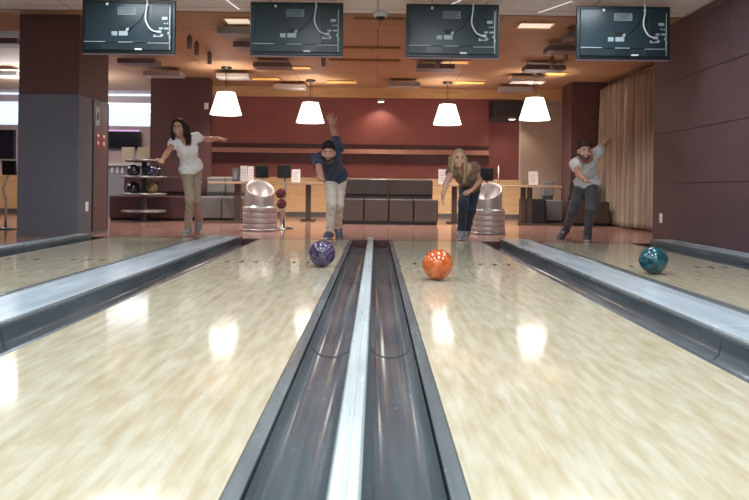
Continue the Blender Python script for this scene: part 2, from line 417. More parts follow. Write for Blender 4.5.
# ---------------------------------------------------------------- gutters, cappings
def gutter_profile(x_lane, x_cap, lip):
    """open channel from the lane edge to the capping, as a closed thin outline"""
    sgn = 1 if x_cap > x_lane else -1
    W = abs(x_cap-x_lane); fl = 0.040; top = []
    cw = W-fl-0.012; r0 = fl+0.008
    for k in range(17):
        a = PI*k/16; top.append((r0+cw/2-cw/2*math.cos(a), -0.012-0.072*math.sin(a)**0.8))
    top.append((W-0.002, lip))
    bot = [(x, z-0.008) for x, z in top]; bot[-1] = (W-0.0005, lip-0.002)
    pts = top+[(bot[-1])]+bot[:-1][::-1]
    return [(x_lane+sgn*x, z) for x, z in pts], [(x_lane+sgn*x, z) for x, z in ((0.002, -0.004), (fl, -0.007), (fl, -0.06), (0.002, -0.06))]
def gutter(x_lane, x_cap, label, lip=-0.004, seams=(0.7, 3.13, 5.5, 7.9)):
    e = empty('gutter', ((x_lane+x_cap)/2, YN, 0), label, 'gutter', 'lane gutters')
    pr, fl = gutter_profile(x_lane, x_cap, lip)
    ox = (x_lane+x_cap)/2
    pr = [(x-ox, z) for x, z in pr]; fl = [(x-ox, z) for x, z in fl]
    ys = [YN]+list(seams)+[FOUL-0.22]
    for a, b in zip(ys, ys[1:]):
        o = MB().prism_y(pr, a-YN+0.003, b-YN-0.003).build('channel', GUT, e)
        for pl in o.data.polygons: pl.use_smooth = True
        o.data.set_sharp_from_angle(angle=0.6)
    MB().prism_y(fl, 0, FOUL-0.006-YN).build('flange', FLANGE, e)
    for y in seams:
        col = [(x, z+0.0015) for x, z in pr[2:15]]; col = col+[(x, z-0.002) for x, z in col[::-1]]
        MB().prism_y(col, y-YN-0.012, y-YN+0.004).build('joint_strip', M('joint_dark', (0.02, 0.024, 0.028), 0.6), e)
    return e
CAPS = {'a': (-2.02, -1.61), 'b': (1.50, 1.87)}
gutter(L2[1], -0.092, 'dark gutter of the purple-ball lane, left of the central metal rail')
gutter(L3[0], -0.022, 'dark gutter of the orange-ball lane, right of the central metal rail')
gutter(L2[0], -1.604, 'dark gutter between the purple-ball lane and the broad left capping', 0.02)
gutter(L3[1], 1.494, 'dark gutter between the orange-ball lane and the broad right capping', 0.02)
gutter(L1[1], -2.026, 'mostly hidden gutter on the far side of the broad left capping', 0.02)
gutter(L4[0], 1.876, 'mostly hidden gutter of the teal-ball lane behind the broad right capping', 0.02)
gutter(L1[0], -3.42, 'gutter of the empty far-left lane running to the grey pillar', 0.02)
gutter(L4[1], 3.315, 'gutter of the teal-ball lane along the purple wall', 0.02)
def capping(x0, x1, label, zt=0.042, y1=FOUL-0.1, seams=(-0.6, 3.3, 7.1)):
    e = empty('capping', ((x0+x1)/2, YN, 0), label, 'capping', 'lane cappings')
    h = (x1-x0)/2
    ys = [YN]+list(seams)+[y1]
    for a, b in zip(ys, ys[1:]):
        MB().box(-h+0.03, h-0.03, a-YN+0.003, b-YN-0.003, -0.05, zt, 0.004).build('cover_plate', CAP, e)
    for s_ in (-1, 1):
        prof = [(s_*h, -0.05), (s_*h, zt-0.012), (s_*(h-0.004), zt-0.003), (s_*(h-0.014), zt+0.002), (s_*(h-0.024), zt-0.002), (s_*(h-0.028), zt-0.02), (s_*(h-0.028), -0.05)]
        MB().prism_y(prof, 0, y1-YN+0.006).build('edge_rail', FLANGE, e)
    MB().box(-h, h, y1-YN, y1-YN+0.02, -0.05, zt-0.004, 0.003).build('end_cap', RUBBER, e)
    return e
capping(CAPS['a'][0], CAPS['a'][1], 'broad pale grey capping left of the purple-ball lane')
capping(CAPS['b'][0], CAPS['b'][1], 'broad pale grey capping right of the orange-ball lane')
capping(-3.62, -3.425, 'narrow grey capping ending at the foot of the grey pillar', 0.045)
capping(3.32, RW-0.002, 'narrow grey capping against the foot of the purple wall', 0.06)
e = empty('divider_rail', (-0.057, YN, 0), 'slim pale metal rail between the two central gutters', 'rail')
MB().prism_y([(-0.034, -0.05), (-0.034, 0.030), (-0.028, 0.040), (-0.006, 0.043), (0.006, 0.043), (0.028, 0.040), (0.034, 0.030), (0.034, -0.05)], 0, FOUL-0.06-YN).build('top_cover', RAIL, e)
MB().prism_y([(-0.006, 0.0425), (-0.004, 0.0475), (0.004, 0.0475), (0.006, 0.0425)], 0, FOUL-0.06-YN).build('center_rib', RAIL, e)
MB().box(-0.034, 0.034, FOUL-0.06-YN, FOUL-0.045-YN, -0.05, 0.038, 0.003).build('end_cap', FLANGE, e)

# ---------------------------------------------------------------- bowling balls
def ball(loc, mt, label, group, r=0.1085, rot=(0, 0, 0)):
    o = MB().sphere((0, 0, 0), r, u=40, v=26).build('bowling_ball', mt, None, loc); tag(o, label, 'bowling ball', group)
    o.rotation_euler = rot
    for (a, b, q) in ((0, 0, 0.013), (0.27, 0.14, 0.011), (0.27, -0.14, 0.011)):
        dr = Vector((math.sin(b), -math.cos(a)*math.cos(b), math.sin(a)*math.cos(b))).normalized()
        m = MB().lathe([(0, 0.0006), (q, 0.0006), (q*1.12, -0.002), (q, -0.02), (0, -0.02)], dr*(r-0.0004), 14, rot=dr.to_track_quat('Z', 'Y').to_matrix())
        m.build('finger_hole', RUBBER, o)
    return o
PUR = swirl('purple_ball', (0.025, 0.012, 0.045), (0.06, 0.04, 0.10), (0.20, 0.16, 0.28), 12)
ORA = swirl('orange_ball', (0.44, 0.065, 0.012), (0.54, 0.105, 0.02), (0.66, 0.22, 0.08), 7)
TEA = swirl('teal_ball', (0.003, 0.025, 0.035), (0.006, 0.065, 0.085), (0.03, 0.17, 0.20), 6)
ball((at(322, 253, 5.87).x, 5.87, 0.1085), PUR, 'purple marbled bowling ball rolling left of the central gutters', 'rolling bowling balls', rot=(0.05, 0.2, -0.25))
ball((at(437.6, 265, 5.13).x, 5.13, 0.1085), ORA, 'bright orange bowling ball rolling right of the central gutters', 'rolling bowling balls', rot=(1.2, 0.4, 2.6))
ball((at(653.5, 260.5, 5.66).x, 5.66, 0.1085), TEA, 'teal marbled bowling ball on the lane by the purple wall', 'rolling bowling balls', rot=(0.9, -0.5, 2.2))

# ---------------------------------------------------------------- televisions seen from behind
def make_tv():
    e = empty('television', (0, 0, 0), 'tv', 'television', 'televisions hung above the lanes')
    W, H = 0.505, 0.29
    MB().box(-W, W, 0.0, 0.045, -H, H, 0.008).build('casing', TVB, e)
    MB().box(-W, W, 0.012, 0.050, -H-0.012, -H+0.004, 0.003).build('bottom_bezel', TVEDGE, e)
    bp = MB().box(-W+0.03, W-0.03, -0.022, 0.002, -H+0.03, H-0.035, 0.012, 3).build('back_cover', TVP, e)
    ct = MB()
    ct.box(-W+0.032, W-0.20, -0.030, -0.02, -H+0.115, -H+0.126, 0.002)
    ct.box(-W+0.032, -0.285, -0.027, -0.02, -H+0.035, -H+0.112, 0.003)
    ct.box(-0.10, 0.06, -0.027, -0.02, -H+0.035, -H+0.118, 0.003)
    ct.box(0.22, W-0.05, -0.027, -0.02, -H+0.035, -H+0.112, 0.003)
    ct.build('lower_shroud', TVB, bp)
    for q in ((-W+0.032, -0.24, -0.0325, -0.029, -H+0.116, -H+0.125), (-0.10, 0.06, -0.0325, -0.026, -H+0.114, -H+0.122), (0.22, W-0.05, -0.0305, -0.026, -H+0.108, -H+0.115), (W-0.056, W-0.046, -0.027, -0.02, -H+0.04, H-0.08)):
        MB().box(*q).build('shroud_ridge', TVMETAL, bp)
    MB().box(-W+0.035, -W+0.055, -0.026, -0.02, -0.10, 0.10, 0.003).box(-W+0.060, -W+0.064, -0.026, -0.02, -0.10, 0.10).build('side_port_cover', TVB, e)
    MB().box(0.27, W-0.06, -0.026, -0.02, -0.16, H-0.06, 0.004).build('connector_panel', TVB, e)
    lb = MB().box(-0.11, 0.085, -0.0245, -0.02, 0.125, 0.205, 0.001).mat(1)
    for r_ in range(5):
        x = -0.10
        for q in range(6):
            wd = random.uniform(0.010, 0.03)
            if x+wd > 0.08: break
            lb.box(x, x+wd, -0.0252, -0.0242, 0.134+r_*0.0135, 0.1425+r_*0.0135); x += wd+random.uniform(0.004, 0.01)
    lb.build('rating_label', [M('silver_label', (0.20, 0.25, 0.27), 0.6), M('label_print', (0.04, 0.06, 0.07), 0.5)], e)
    tr = MB().prism_x([(0, 0), (0.001, 0), (0.001, 0.001), (0, 0.001)], 0, 0.001)
    t = bmesh.new()
    vs = [t.verts.new(p) for p in ((-0.10, -0.030, 0.005), (0.005, -0.030, 0.005), (-0.03, -0.030, -0.045), (-0.065, -0.030, -0.045), (-0.10, -0.02, 0.005), (0.005, -0.02, 0.005), (-0.03, -0.02, -0.045), (-0.065, -0.02, -0.045))]
    for q in ((0, 1, 2, 3), (4, 5, 6, 7), (0, 1, 5, 4), (1, 2, 6, 5), (2, 3, 7, 6), (3, 0, 4, 7)): t.faces.new([vs[i] for i in q])
    bmesh.ops.recalc_face_normals(t, faces=t.faces[:])
    tr.bm.free(); tr = MB(); tr.merge(t)
    tr.build('mount_socket', RUBBER, e)
    for q in ((-0.095, 0.0, -0.0255, -0.02, -0.10, -0.052, 0.001), (-0.175, -0.115, -0.0245, -0.02, -0.10, -0.055, 0.001), (-0.02, 0.012, -0.026, -0.02, -0.05, -0.015)):
        MB().box(*q).build('mount_plate', TVMETAL, e)
    s3 = MB().box(0.08, 0.155, -0.0285, -0.02, -H+0.035, -H+0.052, 0.001)
    s3.build('white_sticker', PAPER, e)
    for (x, z, a, b) in ((0.34, -0.06, 0.05, 0.035), (0.36, -0.02, 0.04, 0.02), (0.40, 0.09, 0.06, 0.03), (0.42, -0.02, 0.05, 0.018), (0.33, -0.105, 0.09, 0.012), (0.44, -0.07, 0.018, 0.03), (0.40, 0.035, 0.018, 0.014), (0.43, 0.035, 0.018, 0.014), (0.37, -0.09, 0.03, 0.02), (0.29, -0.10, 0.02, 0.03), (0.455, -0.11, 0.02, 0.03)):
        MB().box(x-a/2, x+a/2, -0.030, -0.024, z-b/2, z+b/2, 0.001).build('connector', TVMETAL, e)
    cb = []
    P0 = [Vector((0.21, -0.035, 0.315)), Vector((0.215, -0.05, 0.23)), Vector((0.20, -0.05, 0.12)), Vector((0.205, -0.05, 0.05)), Vector((0.25, -0.05, -0.03)), Vector((0.31, -0.045, -0.06)), Vector((0.36, -0.032, -0.06))]
    for i in range(len(P0)-1):
        for k in range(6):
            u = k/6; a, b, c, d = P0[max(i-1, 0)], P0[i], P0[i+1], P0[min(i+2, len(P0)-1)]
            cb.append(0.5*((2*b)+(c-a)*u+(2*a-5*b+4*c-d)*u*u+(3*b-a-3*c+d)*u**3))
    MB().tube(cb, 0.0085, 8).build('video_cable', CABLEW, e)
    for x in (-0.225, 0.215):
        MB().tube([(x, 0.01, H-0.02), (x, 0.01, 0.345)], 0.006, 8).build('hanging_rod', STEEL, e)
        MB().box(x-0.012, x+0.012, -0.036, 0.0, H-0.065, H-0.04, 0.004).tube([(x, -0.04, H-0.05), (x, -0.02, H-0.05)], 0.009, 10).build('hook_bracket', TVMETAL if x > 0 else WHITE, e)
    MB().tube([(0.18, -0.03, 0.15), (0.13, -0.031, 0.06), (0.06, -0.032, 0.0), (0.0, -0.032, -0.06)], 0.004, 6).build('thin_lead', BLACK, e)
    return e
tvl = ['dark television back hung above the far-left lane beside the grey pillar', 'dark television back hung above the man in the navy shirt',
       'dark television back hung above the blonde woman', 'dark television back hung beside the purple wall above the curtain']
TV = make_tv()
for i, (px, py) in enumerate(((128.5, 26.5), (296.5, 28.5), (452.5, 32), (623.5, 33.8))):
    o = TV if i == 0 else copy_tree(TV)
    q = at(px, py, 7.9); o.location = (q.x, 7.9, 2.356); o['label'] = tvl[i]

# ---------------------------------------------------------------- ceiling fittings
SHADE = E('lamp_shade_glow', (1.0, 0.96, 0.90), 3.2)
def make_pendant():
    e = empty('pendant_lamp', (0, 0, 0), 'lamp', 'pendant lamp', 'pendant lamps over the tables')
    zb_, zt_ = -0.825, -0.44   # below the ceiling
    MB().lathe([(0.272, zb_), (0.155, zt_), (0.151, zt_), (0.268, zb_)], n=48, close=True).build('lamp_shade', SHADE, e)
    MB().lathe([(0.07, -0.02), (0.075, 0.0), (0, 0.0)], n=24).lathe([(0, -0.034), (0.085, -0.034), (0.095, -0.02), (0.095, 0.0), (0, 0)], n=30).build('canopy', BLACK, e)
    for k in range(3):
        a = 2*PI*k/3+0.3
        MB().tube([(0.03*math.cos(a), 0.03*math.sin(a), -0.03), (0.03*math.cos(a), 0.03*math.sin(a), -0.36), (0.15*math.cos(a), 0.15*math.sin(a), zt_)], 0.0022, 6).build('suspension_wire', BLACK, e)
    MB().tube([(0, 0, -0.03), (0, 0, -0.56)], 0.004, 8).build('cord', BLACK, e)
    MB().sphere((0, 0, -0.62), 0.05).build('bulb', E('bulb_glow', (1, 0.93, 0.82), 6), e)
    return e
PEN = make_pendant()
pl = ['lit white pendant lamp nearest the maroon pillar', 'lit white pendant lamp beside the raised hand of the navy-shirted man',
      'lit white pendant lamp above the blonde woman', 'lit white pendant lamp in front of the beige wall']
for i, (px, Y) in enumerate(((226, 12.65), (310.5, 14.05), (447.5, 14.09), (534.8, 12.9))):
    o = PEN if i == 0 else copy_tree(PEN)
    X = at(px, 100, Y).x; o.location = (X, Y, CEIL); o['label'] = pl[i]
    l = bpy.data.lights.new('pendant_light', 'POINT'); l.energy = 85; l.color = (1, 0.86, 0.68); l.shadow_soft_size = 0.06
    lo = bpy.data.objects.new('pendant_light', l); COL.objects.link(lo); lo.location = (X, Y, CEIL-0.60)

def ceiling_box(px0, px1, y0, y1, label, mt=None, gap=0.07):
    zm = CEIL-gap-0.04
    vy = (y0+y1)/2-VPY-((px0+px1)/2-VPX)*math.sin(ROLL)
    Y = -(zm-EYE)*F_PX/vy
    X0, X1 = at(px0, y0, Y).x, at(px1, y0, Y).x
    e = empty('ceiling_box', ((X0+X1)/2, Y, CEIL-gap-0.08), label, 'ceiling box', 'boxes hung under the wood ceiling')
    h = (X1-X0)/2
    MB().box(-h, h, 0, 0.34, 0, 0.08, 0.004).build('housing', mt or PANELG, e)
    for x in (-h+0.06, h-0.06):
        MB().tube([(x, 0.17, 0.075), (x, 0.17, gap+0.079)], 0.006, 8).build('hanger', STEEL, e)
for a in ((217, 258, 26, 34, 'dark grey box behind the left edge of the second television, nearest the white ceiling'),
          (233, 258, 41, 47, 'short dark grey box half behind the second television'),
          (253, 290, 61, 67.5, 'dark grey box hung just under the second television'),
          (216, 249, 73, 78, 'pale grey box just above the pendant lamp by the maroon pillar', PANELL),
          (274, 305, 84, 88.5, 'pale grey box left of the pendant lamp by the raised hand', PANELL),
          (417, 455, 63, 69, 'dark grey box hung just under the third television'),
          (388, 420, 79, 89, 'double pale grey box between the two middle pendant lamps', PANELL),
          (526, 566, 64, 70, 'dark maroon-grey box left under the fourth television'),
          (512, 546, 77, 81.5, 'pale grey box just above the pendant lamp by the beige wall', PANELL),
          (500, 532, 87, 90.5, 'pale grey box low before the bulkhead, left of the beige wall lamp', PANELL),
          (549, 579, 45, 50.5, 'dark grey box half behind the fourth television'),
          (568, 580, 31, 37, 'small dark box peeping out at the fourth television, highest in the photo'),
          (117, 155, 57, 64, 'dark grey box below the first television right of the pillar'),
          (143, 180, 70, 76.5, 'pale grey box at the top of the maroon pillar', PANELL),
          (-14, 17, 38, 43, 'dark grey box left of the grey pillar, upper of the two there'),
          (-8, 16, 70, 76, 'pale grey box left of the grey pillar, lower of the two there', PANELL)):
    ceiling_box(*a)

GLOW = E('recess_glow', (1.0, 0.60, 0.18), 0.42); GLOWW = E('recess_white_glow', (1.0, 0.86, 0.66), 0.7)
def recess(px0, px1, py, label, glow=GLOW, dep=0.30):
    vy = py-VPY-((px0+px1)/2-VPX)*math.sin(ROLL)
    Y = -(CEIL-EYE)*F_PX/vy
    X0, X1 = at(px0, py, Y).x, at(px1, py, Y).x; h = (X1-X0)/2
    e = empty('recessed_light', ((X0+X1)/2, Y, CEIL), label, 'ceiling light', 'recessed lights in the wood ceiling')
    f = MB()
    for a, b, c, d in ((-h-0.03, h+0.03, -dep/2-0.03, -dep/2), (-h-0.03, h+0.03, dep/2, dep/2+0.03), (-h-0.03, -h, -dep/2, dep/2), (h, h+0.03, -dep/2, dep/2)):
        f.box(a, b, c, d, -0.018, 0.0, 0.003)
    f.build('frame', BULK, e)
    MB().box(-h, h, -dep/2, dep/2, -0.006, -0.001).build('diffuser', glow, e)
for a in ((226, 250, 20.5, 'white glowing recessed light beside the second television', GLOWW),
          (519, 552, 25, 'white glowing oval recessed light between the third and fourth televisions', GLOWW),
          (252, 279, 78.5, 'yellow recessed light between the first two pendant lamps'),
          (329, 356, 81.8, 'yellow recessed light right of the pendant lamp by the raised hand'),
          (455, 484, 82.3, 'yellow recessed light right of the pendant lamp over the blonde woman'),
          (546, 566, 73.5, 'yellow recessed light by the pendant lamp before the beige wall'),
          (282, 310, 67.5, 'dim yellow recessed light under the second television'),
          (442, 468, 62, 'dim yellow recessed light behind the third television')):
    recess(*a)
OPENF = M('wood_recess', (0.36, 0.17, 0.07), 0.45)
for px0, px1, py, lb in ((355, 404, 21, 'unlit wooden ceiling hatch just behind the dome camera'), (344, 400, 49, 'unlit wooden ceiling hatch between the middle televisions, middle of three'), (330, 400, 61, 'unlit wooden ceiling hatch between the middle televisions, farthest of three')):
    vy = py-VPY-((px0+px1)/2-VPX)*math.sin(ROLL); Y = -(CEIL-EYE)*F_PX/vy
    X0, X1 = at(px0, py, Y).x, at(px1, py, Y).x; h = (X1-X0)/2
    e = empty('ceiling_hatch', ((X0+X1)/2, Y, CEIL), lb, 'ceiling hatch', 'wooden ceiling hatches')
    MB().box(-h, h, -0.2, 0.2, -0.035, 0.0, 0.004).build('panel', OPENF, e)
    MB().box(-h+0.04, h-0.04, -0.15, 0.15, -0.038, -0.034).build('inset', CEIL_B, e)

def can_spot(px, py_bot, label):
    zb2 = CEIL-0.20
    vy = py_bot-VPY-(px-VPX)*math.sin(ROLL); Y = -(zb2-EYE)*F_PX/vy
    X = at(px, py_bot, Y).x
    e = empty('spotlight', (X, Y, CEIL), label, 'spotlight', 'cylinder spotlights')
    MB().lathe([(0, -0.03), (0.035, -0.03), (0.036, -0.20), (0.031, -0.20), (0.029, -0.185), (0, -0.185)], n=20).build('barrel', M('spot_grey', (0.22, 0.16, 0.15), 0.4), e)
    MB().lathe([(0, -0.03), (0.012, -0.03), (0.012, 0.0), (0, 0)], n=12).build('stem', BLACK, e)
    MB().lathe([(0, -0.1875), (0.027, -0.1875), (0.027, -0.184), (0, -0.184)], n=16).build('lens', E('spot_lens', (1, 0.9, 0.75), 2.0), e)
for px, py, lb in ((189.5, 49, 'cylinder spotlight right of the first television, leftmost of its three'), (196.5, 55, 'cylinder spotlight right of the first television, middle of its three'),
                   (209.5, 64, 'cylinder spotlight above the first pendant lamp, lowest of its three'), (323.5, 66.5, 'cylinder spotlight under the right end of the second television'),
                   (437.5, 69, 'cylinder spotlight under the third television'), (552, 68.5, 'cylinder spotlight above the fourth pendant lamp'), (565.5, 60, 'cylinder spotlight at the left edge of the fourth television')):
    can_spot(px, py, lb)
# dome camera, downlights, track strips
q = at(380.5, 18, 8.62)
e = empty('dome_camera', (q.x, 8.55, CEIL), 'white dome security camera between the second and third televisions', 'camera')
MB().lathe([(0, 0), (0.085, 0), (0.085, -0.03), (0.072, -0.052), (0.055, -0.056), (0, -0.056)], n=32).build('housing', WHITE, e)
MB().lathe([(0.055, -0.054), (0.05, -0.075), (0.034, -0.092), (0, -0.10)], n=28).build('dome', BLACK, e)
for px, py, Y, lb in ((381, 102, 15.6, 'small lit downlight against the red wall between the middle lamps'), (512, 119.5, 15.45, 'small lit downlight under the dark header by the beige wall')):
    q = at(px, py, Y)
    e = empty('downlight', q, lb, 'downlight', 'wall downlights')
    top = 2.7 if px < 400 else zb(118)
    MB().box(-0.075, 0.075, -0.07, 0.07, 0.0, 0.05, 0.006).build('body', M('lamp_grey', (0.5, 0.48, 0.45), 0.4), e)
    MB().box(-0.06, 0.06, -0.055, 0.055, -0.006, 0.001).build('lens', E('downlight_glow', (1, 0.95, 0.8), 4), e)
    if top-q.z-0.05 > 0.01: MB().tube([(0, 0.03, 0.045), (0, 0.03, top-q.z)], 0.008, 8).build('stem', STEEL, e)
    spot('downlight_beam', (q.x, q.y, q.z-0.02), (q.x, q.y+0.45, 0.9), 14, (1, 0.85, 0.66), 120)
for px, X, lb in ((230, -1.55, 'thin bright strip in the white ceiling left of the second television'), (556, 2.1, 'thin bright strip in the white ceiling left of the fourth television'), (448, 0.83, 'short bright strip in the white ceiling above the third television')):
    q = at(px, 4, 8.1)
    e = empty('strip_light', (q.x, 8.15, CEIL), lb, 'strip light', 'strip lights in the white ceiling')
    rz = R3('Z', -8 if px < 400 else 25)
    MB().box(-0.012, 0.012, -0.30, 0.30, -0.012, 0.0, rot=rz).build('track', WHITE, e)
    MB().box(-0.008, 0.008, -0.29, 0.29, -0.0135, -0.011, rot=rz).build('diffuser', E('strip_glow', (1, 1, 1), 0.9), e)

# ---------------------------------------------------------------- furniture of the bowlers' area
def sofa(x0, x1, yf, n, mt, label, name='sofa', seat=0.44, back=0.80, dep=0.92, nb=None):
    e = empty(name, ((x0+x1)/2, yf, 0), label, 'sofa', 'sofas along the back of the bowlers area')
    h = (x1-x0)/2; nb = nb or n
    MB().box(-h+0.02, h-0.02, 0.04, dep-0.02, 0.0, 0.05).build('plinth', BLACK, e)
    st = 2*h/n
    for k in range(n):
        a = -h+k*st+0.004; b = a+st-0.008
        MB().box(a, b, 0.0, dep-0.24, 0.045, seat, 0.022, 3).build('seat_block', mt, e)
    st = (2*h-0.10)/nb
    for k in range(nb):
        a = -h+0.05+k*st+0.004; b = a+st-0.008
        MB().box(a, b, dep-0.26, dep, 0.10, seat+0.10, 0.02, 3).box(a, b, dep-0.32, dep-0.02, seat+0.06, back, 0.03, 3).build('back_cushion', mt, e)
    return e
sx0, sx1 = at(339, 210, 12.6).x, at(438.5, 210, 12.6).x
sofa(sx0, sx1, 12.6, 4, SOFA, 'dark brown leather sofa of four blocks between the navy-shirted man and the blonde woman', nb=2)
sofa(-4.75, -3.27, 12.95, 2, SOFAM, 'dark maroon sofa behind the ball rack')
sofa(at(200, 205, 13.3).x, at(244, 205, 13.3).x, 13.25, 2, SOFAG, 'grey leather sofa beside the maroon pillar', dep=0.62)
sofa(at(547, 205, 13.75).x, at(565, 205, 13.75).x, 13.9, 1, SOFAG, 'grey leather seat right of the table by the beige wall', dep=0.8)
sofa(at(572, 205, 13.0).x, at(609, 205, 13.0).x, 12.95, 2, SOFA, 'dark leather sofa behind the bearded man by the curtain', dep=0.8)

def table(px0, px1, Y, legs, label, zt=0.71):
    X0, X1 = at(px0, 182, Y).x, at(px1, 182, Y).x; cxx = (X0+X1)/2; h = (X1-X0)/2
    e = empty('table', (cxx, Y, 0), label, 'table', 'tables in the bowlers area')
    MB().box(-h, h, -0.33, 0.33, zt-0.035, zt, 0.006).build('tabletop', WOODT, e)
    for a, b in legs:
        xa_, xb_ = at(a, 182, Y).x-cxx, at(b, 182, Y).x-cxx
        MB().box(xa_, xb_, -0.05, 0.05, 0.03, zt-0.035, 0.006).build('leg', TLEG, e)
    c_ = (at(legs[0][0], 182, Y).x+at(legs[-1][1], 182, Y).x)/2-cxx
    MB().box(c_-0.13, c_+0.13, -0.14, 0.14, 0.0, 0.03, 0.006).build('foot_plate', TLEG, e)
    return e, cxx
table(212, 247, 12.75, ((235, 241),), 'pale-topped table left of the ball return by the maroon pillar')
table(283, 330, 13.6, ((306, 311),), 'pale-topped table behind the navy-shirted man')
table(437, 480, 13.4, ((452, 457),), 'pale-topped table behind the blonde woman')
table(503, 558, 13.3, ((521, 525.5), (527.5, 532)), 'pale-topped table on twin slab legs before the beige wall')
e = empty('storage_box', (at(534, 210, 13.75).x, 13.75, 0), 'dark low cabinet behind the twin-legged table', 'cabinet')
hw = 12/F_PX*13.75
MB().box(-hw, hw, 0, 0.3, 0.0, 0.46, 0.01).build('body', M('near_black', (0.02, 0.016, 0.017), 0.5), e)
MB().box(-hw+0.02, hw-0.02, -0.012, 0.002, 0.04, 0.44, 0.004).build('front_panel', DARK, e)

def menu(px, Y, wpx, h, label, zt=0.71, tilt=0):
    X = at(px, 175, Y).x; wd = wpx/F_PX*Y/2
    e = empty('menu_holder', (X, Y, zt), label, 'menu holder', 'menu holders on the tables', tilt)
    MB().box(-wd, wd, -0.05, 0.05, 0.0, 0.012, 0.003).build('base', glass_mat('acrylic_base', (0.85, 0.87, 0.9), 0.2) if 'acr' not in MATS else MATS['acr'], e)
    MB().box(-wd, wd, -0.006, 0.006, 0.010, h, rot=R3('X', -6), about=(0, 0, 0.01)).build('leaflet', PAPER, e)
    pr = MB()
    for k in range(4): pr.box(-wd*0.7, wd*(0.2+0.5*random.random()), -0.0075, -0.0055, h*(0.25+0.16*k), h*(0.25+0.16*k)+0.012, rot=R3('X', -6), about=(0, 0, 0.01))
    pr.build('printed_block', M('lilac_print', (0.52, 0.47, 0.56), 0.6), e)
menu(244, 12.6, 7, 0.28, 'white leaflet on the table left of the ball return, left of a pair', tilt=0.2)
menu(250.5, 12.85, 6, 0.28, 'white leaflet on the table by the ball return, right of a pair', tilt=-0.2)
menu(296, 13.5, 8.5, 0.25, 'white clipboard menu on the table between monitor and navy-shirted man')
menu(443, 13.35, 9, 0.28, 'white menu card on the table behind the blonde woman')
menu(533.5, 13.25, 9, 0.26, 'clear menu holder on the twin-legged table')
e = empty('napkin_box', (at(236, 175, 12.9).x, 12.9, 0.71), 'dark slate-blue box on the table left of the white leaflets', 'box')
MB().box(-0.055, 0.055, -0.06, 0.06, 0, 0.24, 0.006).build('body', M('slate_blue', (0.07, 0.075, 0.10), 0.5), e)
MB().box(-0.035, 0.035, -0.062, -0.058, 0.05, 0.20).build('front_label', M('slate_label', (0.18, 0.19, 0.24), 0.5), e)

# ball returns
def ball_return(px, Y, label, flip=1):
    X = at(px, 210, Y).x
    e = empty('ball_return', (X, Y, 0), label, 'ball return', 'ball returns on the approach')
    rb, ss = 0.245, 0.9
    MB().lathe([(0, 0.0), (rb+0.012, 0.0), (rb+0.012, 0.035), (0, 0.035)], n=48, sy=ss).build('foot_ring', STEEL, e)
    for k in range(4):
        z = 0.038+k*0.078
        MB().lathe([(0.20, z), (rb-0.004, z), (rb, z+0.006), (rb, z+0.064), (rb-0.004, z+0.070), (0.20, z+0.070)], n=56, sy=ss, close=True).build('drum_band', RETURN, e)
    MB().lathe([(0, 0.036), (rb-0.012, 0.036), (rb-0.012, 0.352), (0, 0.352)], n=48, sy=ss).build('drum_core', STEEL, e)
    for sx_ in (-0.12, 0.03):
        y_ = -ss*math.sqrt(rb*rb-sx_*sx_)
        MB().box(sx_-0.004, sx_+0.004, y_-0.004, y_+0.03, 0.045, 0.345, 0.001).build('seam_strip', STEEL, e)
    MB().lathe([(0, 0.35), (rb-0.02, 0.352), (rb-0.02, 0.366), (0, 0.366)], n=48, sy=ss).build('collar', CHROME, e)
    # upper body: a bucket whose rim dips at the front and on one side, showing its bowl
    t = bmesh.new(); n = 56; ru = 0.203; rings = []
    def rim(a): return 0.62+0.11*math.sin(a)+0.045*flip*math.cos(a)
    for kind in range(9):
        ring = []
        for i in range(n):
            a = 2*PI*i/n; z1 = rim(a)
            r, z = ((ru, 0.36), (ru, 0.42), (ru, z1-0.02), (ru-0.004, z1-0.004), (ru-0.014, z1), (ru-0.024, z1-0.006), (ru-0.04, z1-0.05), (ru*0.55, 0.47), (0.02, 0.45))[kind]
            ring.append(t.verts.new((r*math.cos(a), r*ss*math.sin(a), z)))
        rings.append(ring)
    for a, b in zip(rings, rings[1:]):
        for i in range(n):
            j = (i+1) % n; t.faces.new([a[i], a[j], b[j], b[i]]).smooth = True
    t.faces.new(rings[-1]); bmesh.ops.recalc_face_normals(t, faces=t.faces[:])
    MB().merge(t).build('hood', RETURN, e)
    return e
ball_return(260, 10.45, 'rose-metal ball return drum left of the navy-shirted man', -1)
ball_return(487.7, 10.4, 'rose-metal ball return drum right of the blonde woman', 1)
# score monitors on posts
def monitor(px, py, Y, label, post_dx=0.0, wpx=13, hpx=13, floor_z=0.0, bend=0.0, foot=0.14):
    q = at(px, py, Y); h_ = hpx/F_PX*Y/2; w_ = wpx/F_PX*Y/2
    e = empty('score_monitor', (q.x+post_dx, Y+0.06, 0), label, 'monitor', 'score monitors on posts')
    zc = q.z
    MB().box(-w_-post_dx, w_-post_dx, -0.06, -0.02, zc-h_, zc+h_, 0.008, rot=R3('X', 6)).build('housing', BLACK, e)
    MB().box(-w_-post_dx+0.012, w_-post_dx-0.012, -0.064, -0.058, zc-h_+0.014, zc+h_-0.012, rot=R3('X', 6)).build('screen', M('dark_screen', (0.012, 0.012, 0.014), 0.15), e)
    MB().tube([(0, 0, 0.02), (0, 0, (zc-h_)*0.55), (bend, 0, (zc-h_)*0.75), (-post_dx, -0.01, zc-h_*0.3)], 0.018, 12).build('post', STEEL, e)
    MB().lathe([(0, 0), (foot, 0), (foot, 0.012), (0.03, 0.03), (0, 0.03)], n=28).build('foot', BLACK, e)
    return e
monitor(262, 171.5, 11.15, 'black score monitor directly above the ball return by the maroon pillar')
monitor(283.8, 171.5, 11.0, 'black score monitor right of the ball return, next to the clipboard', bend=0.02)
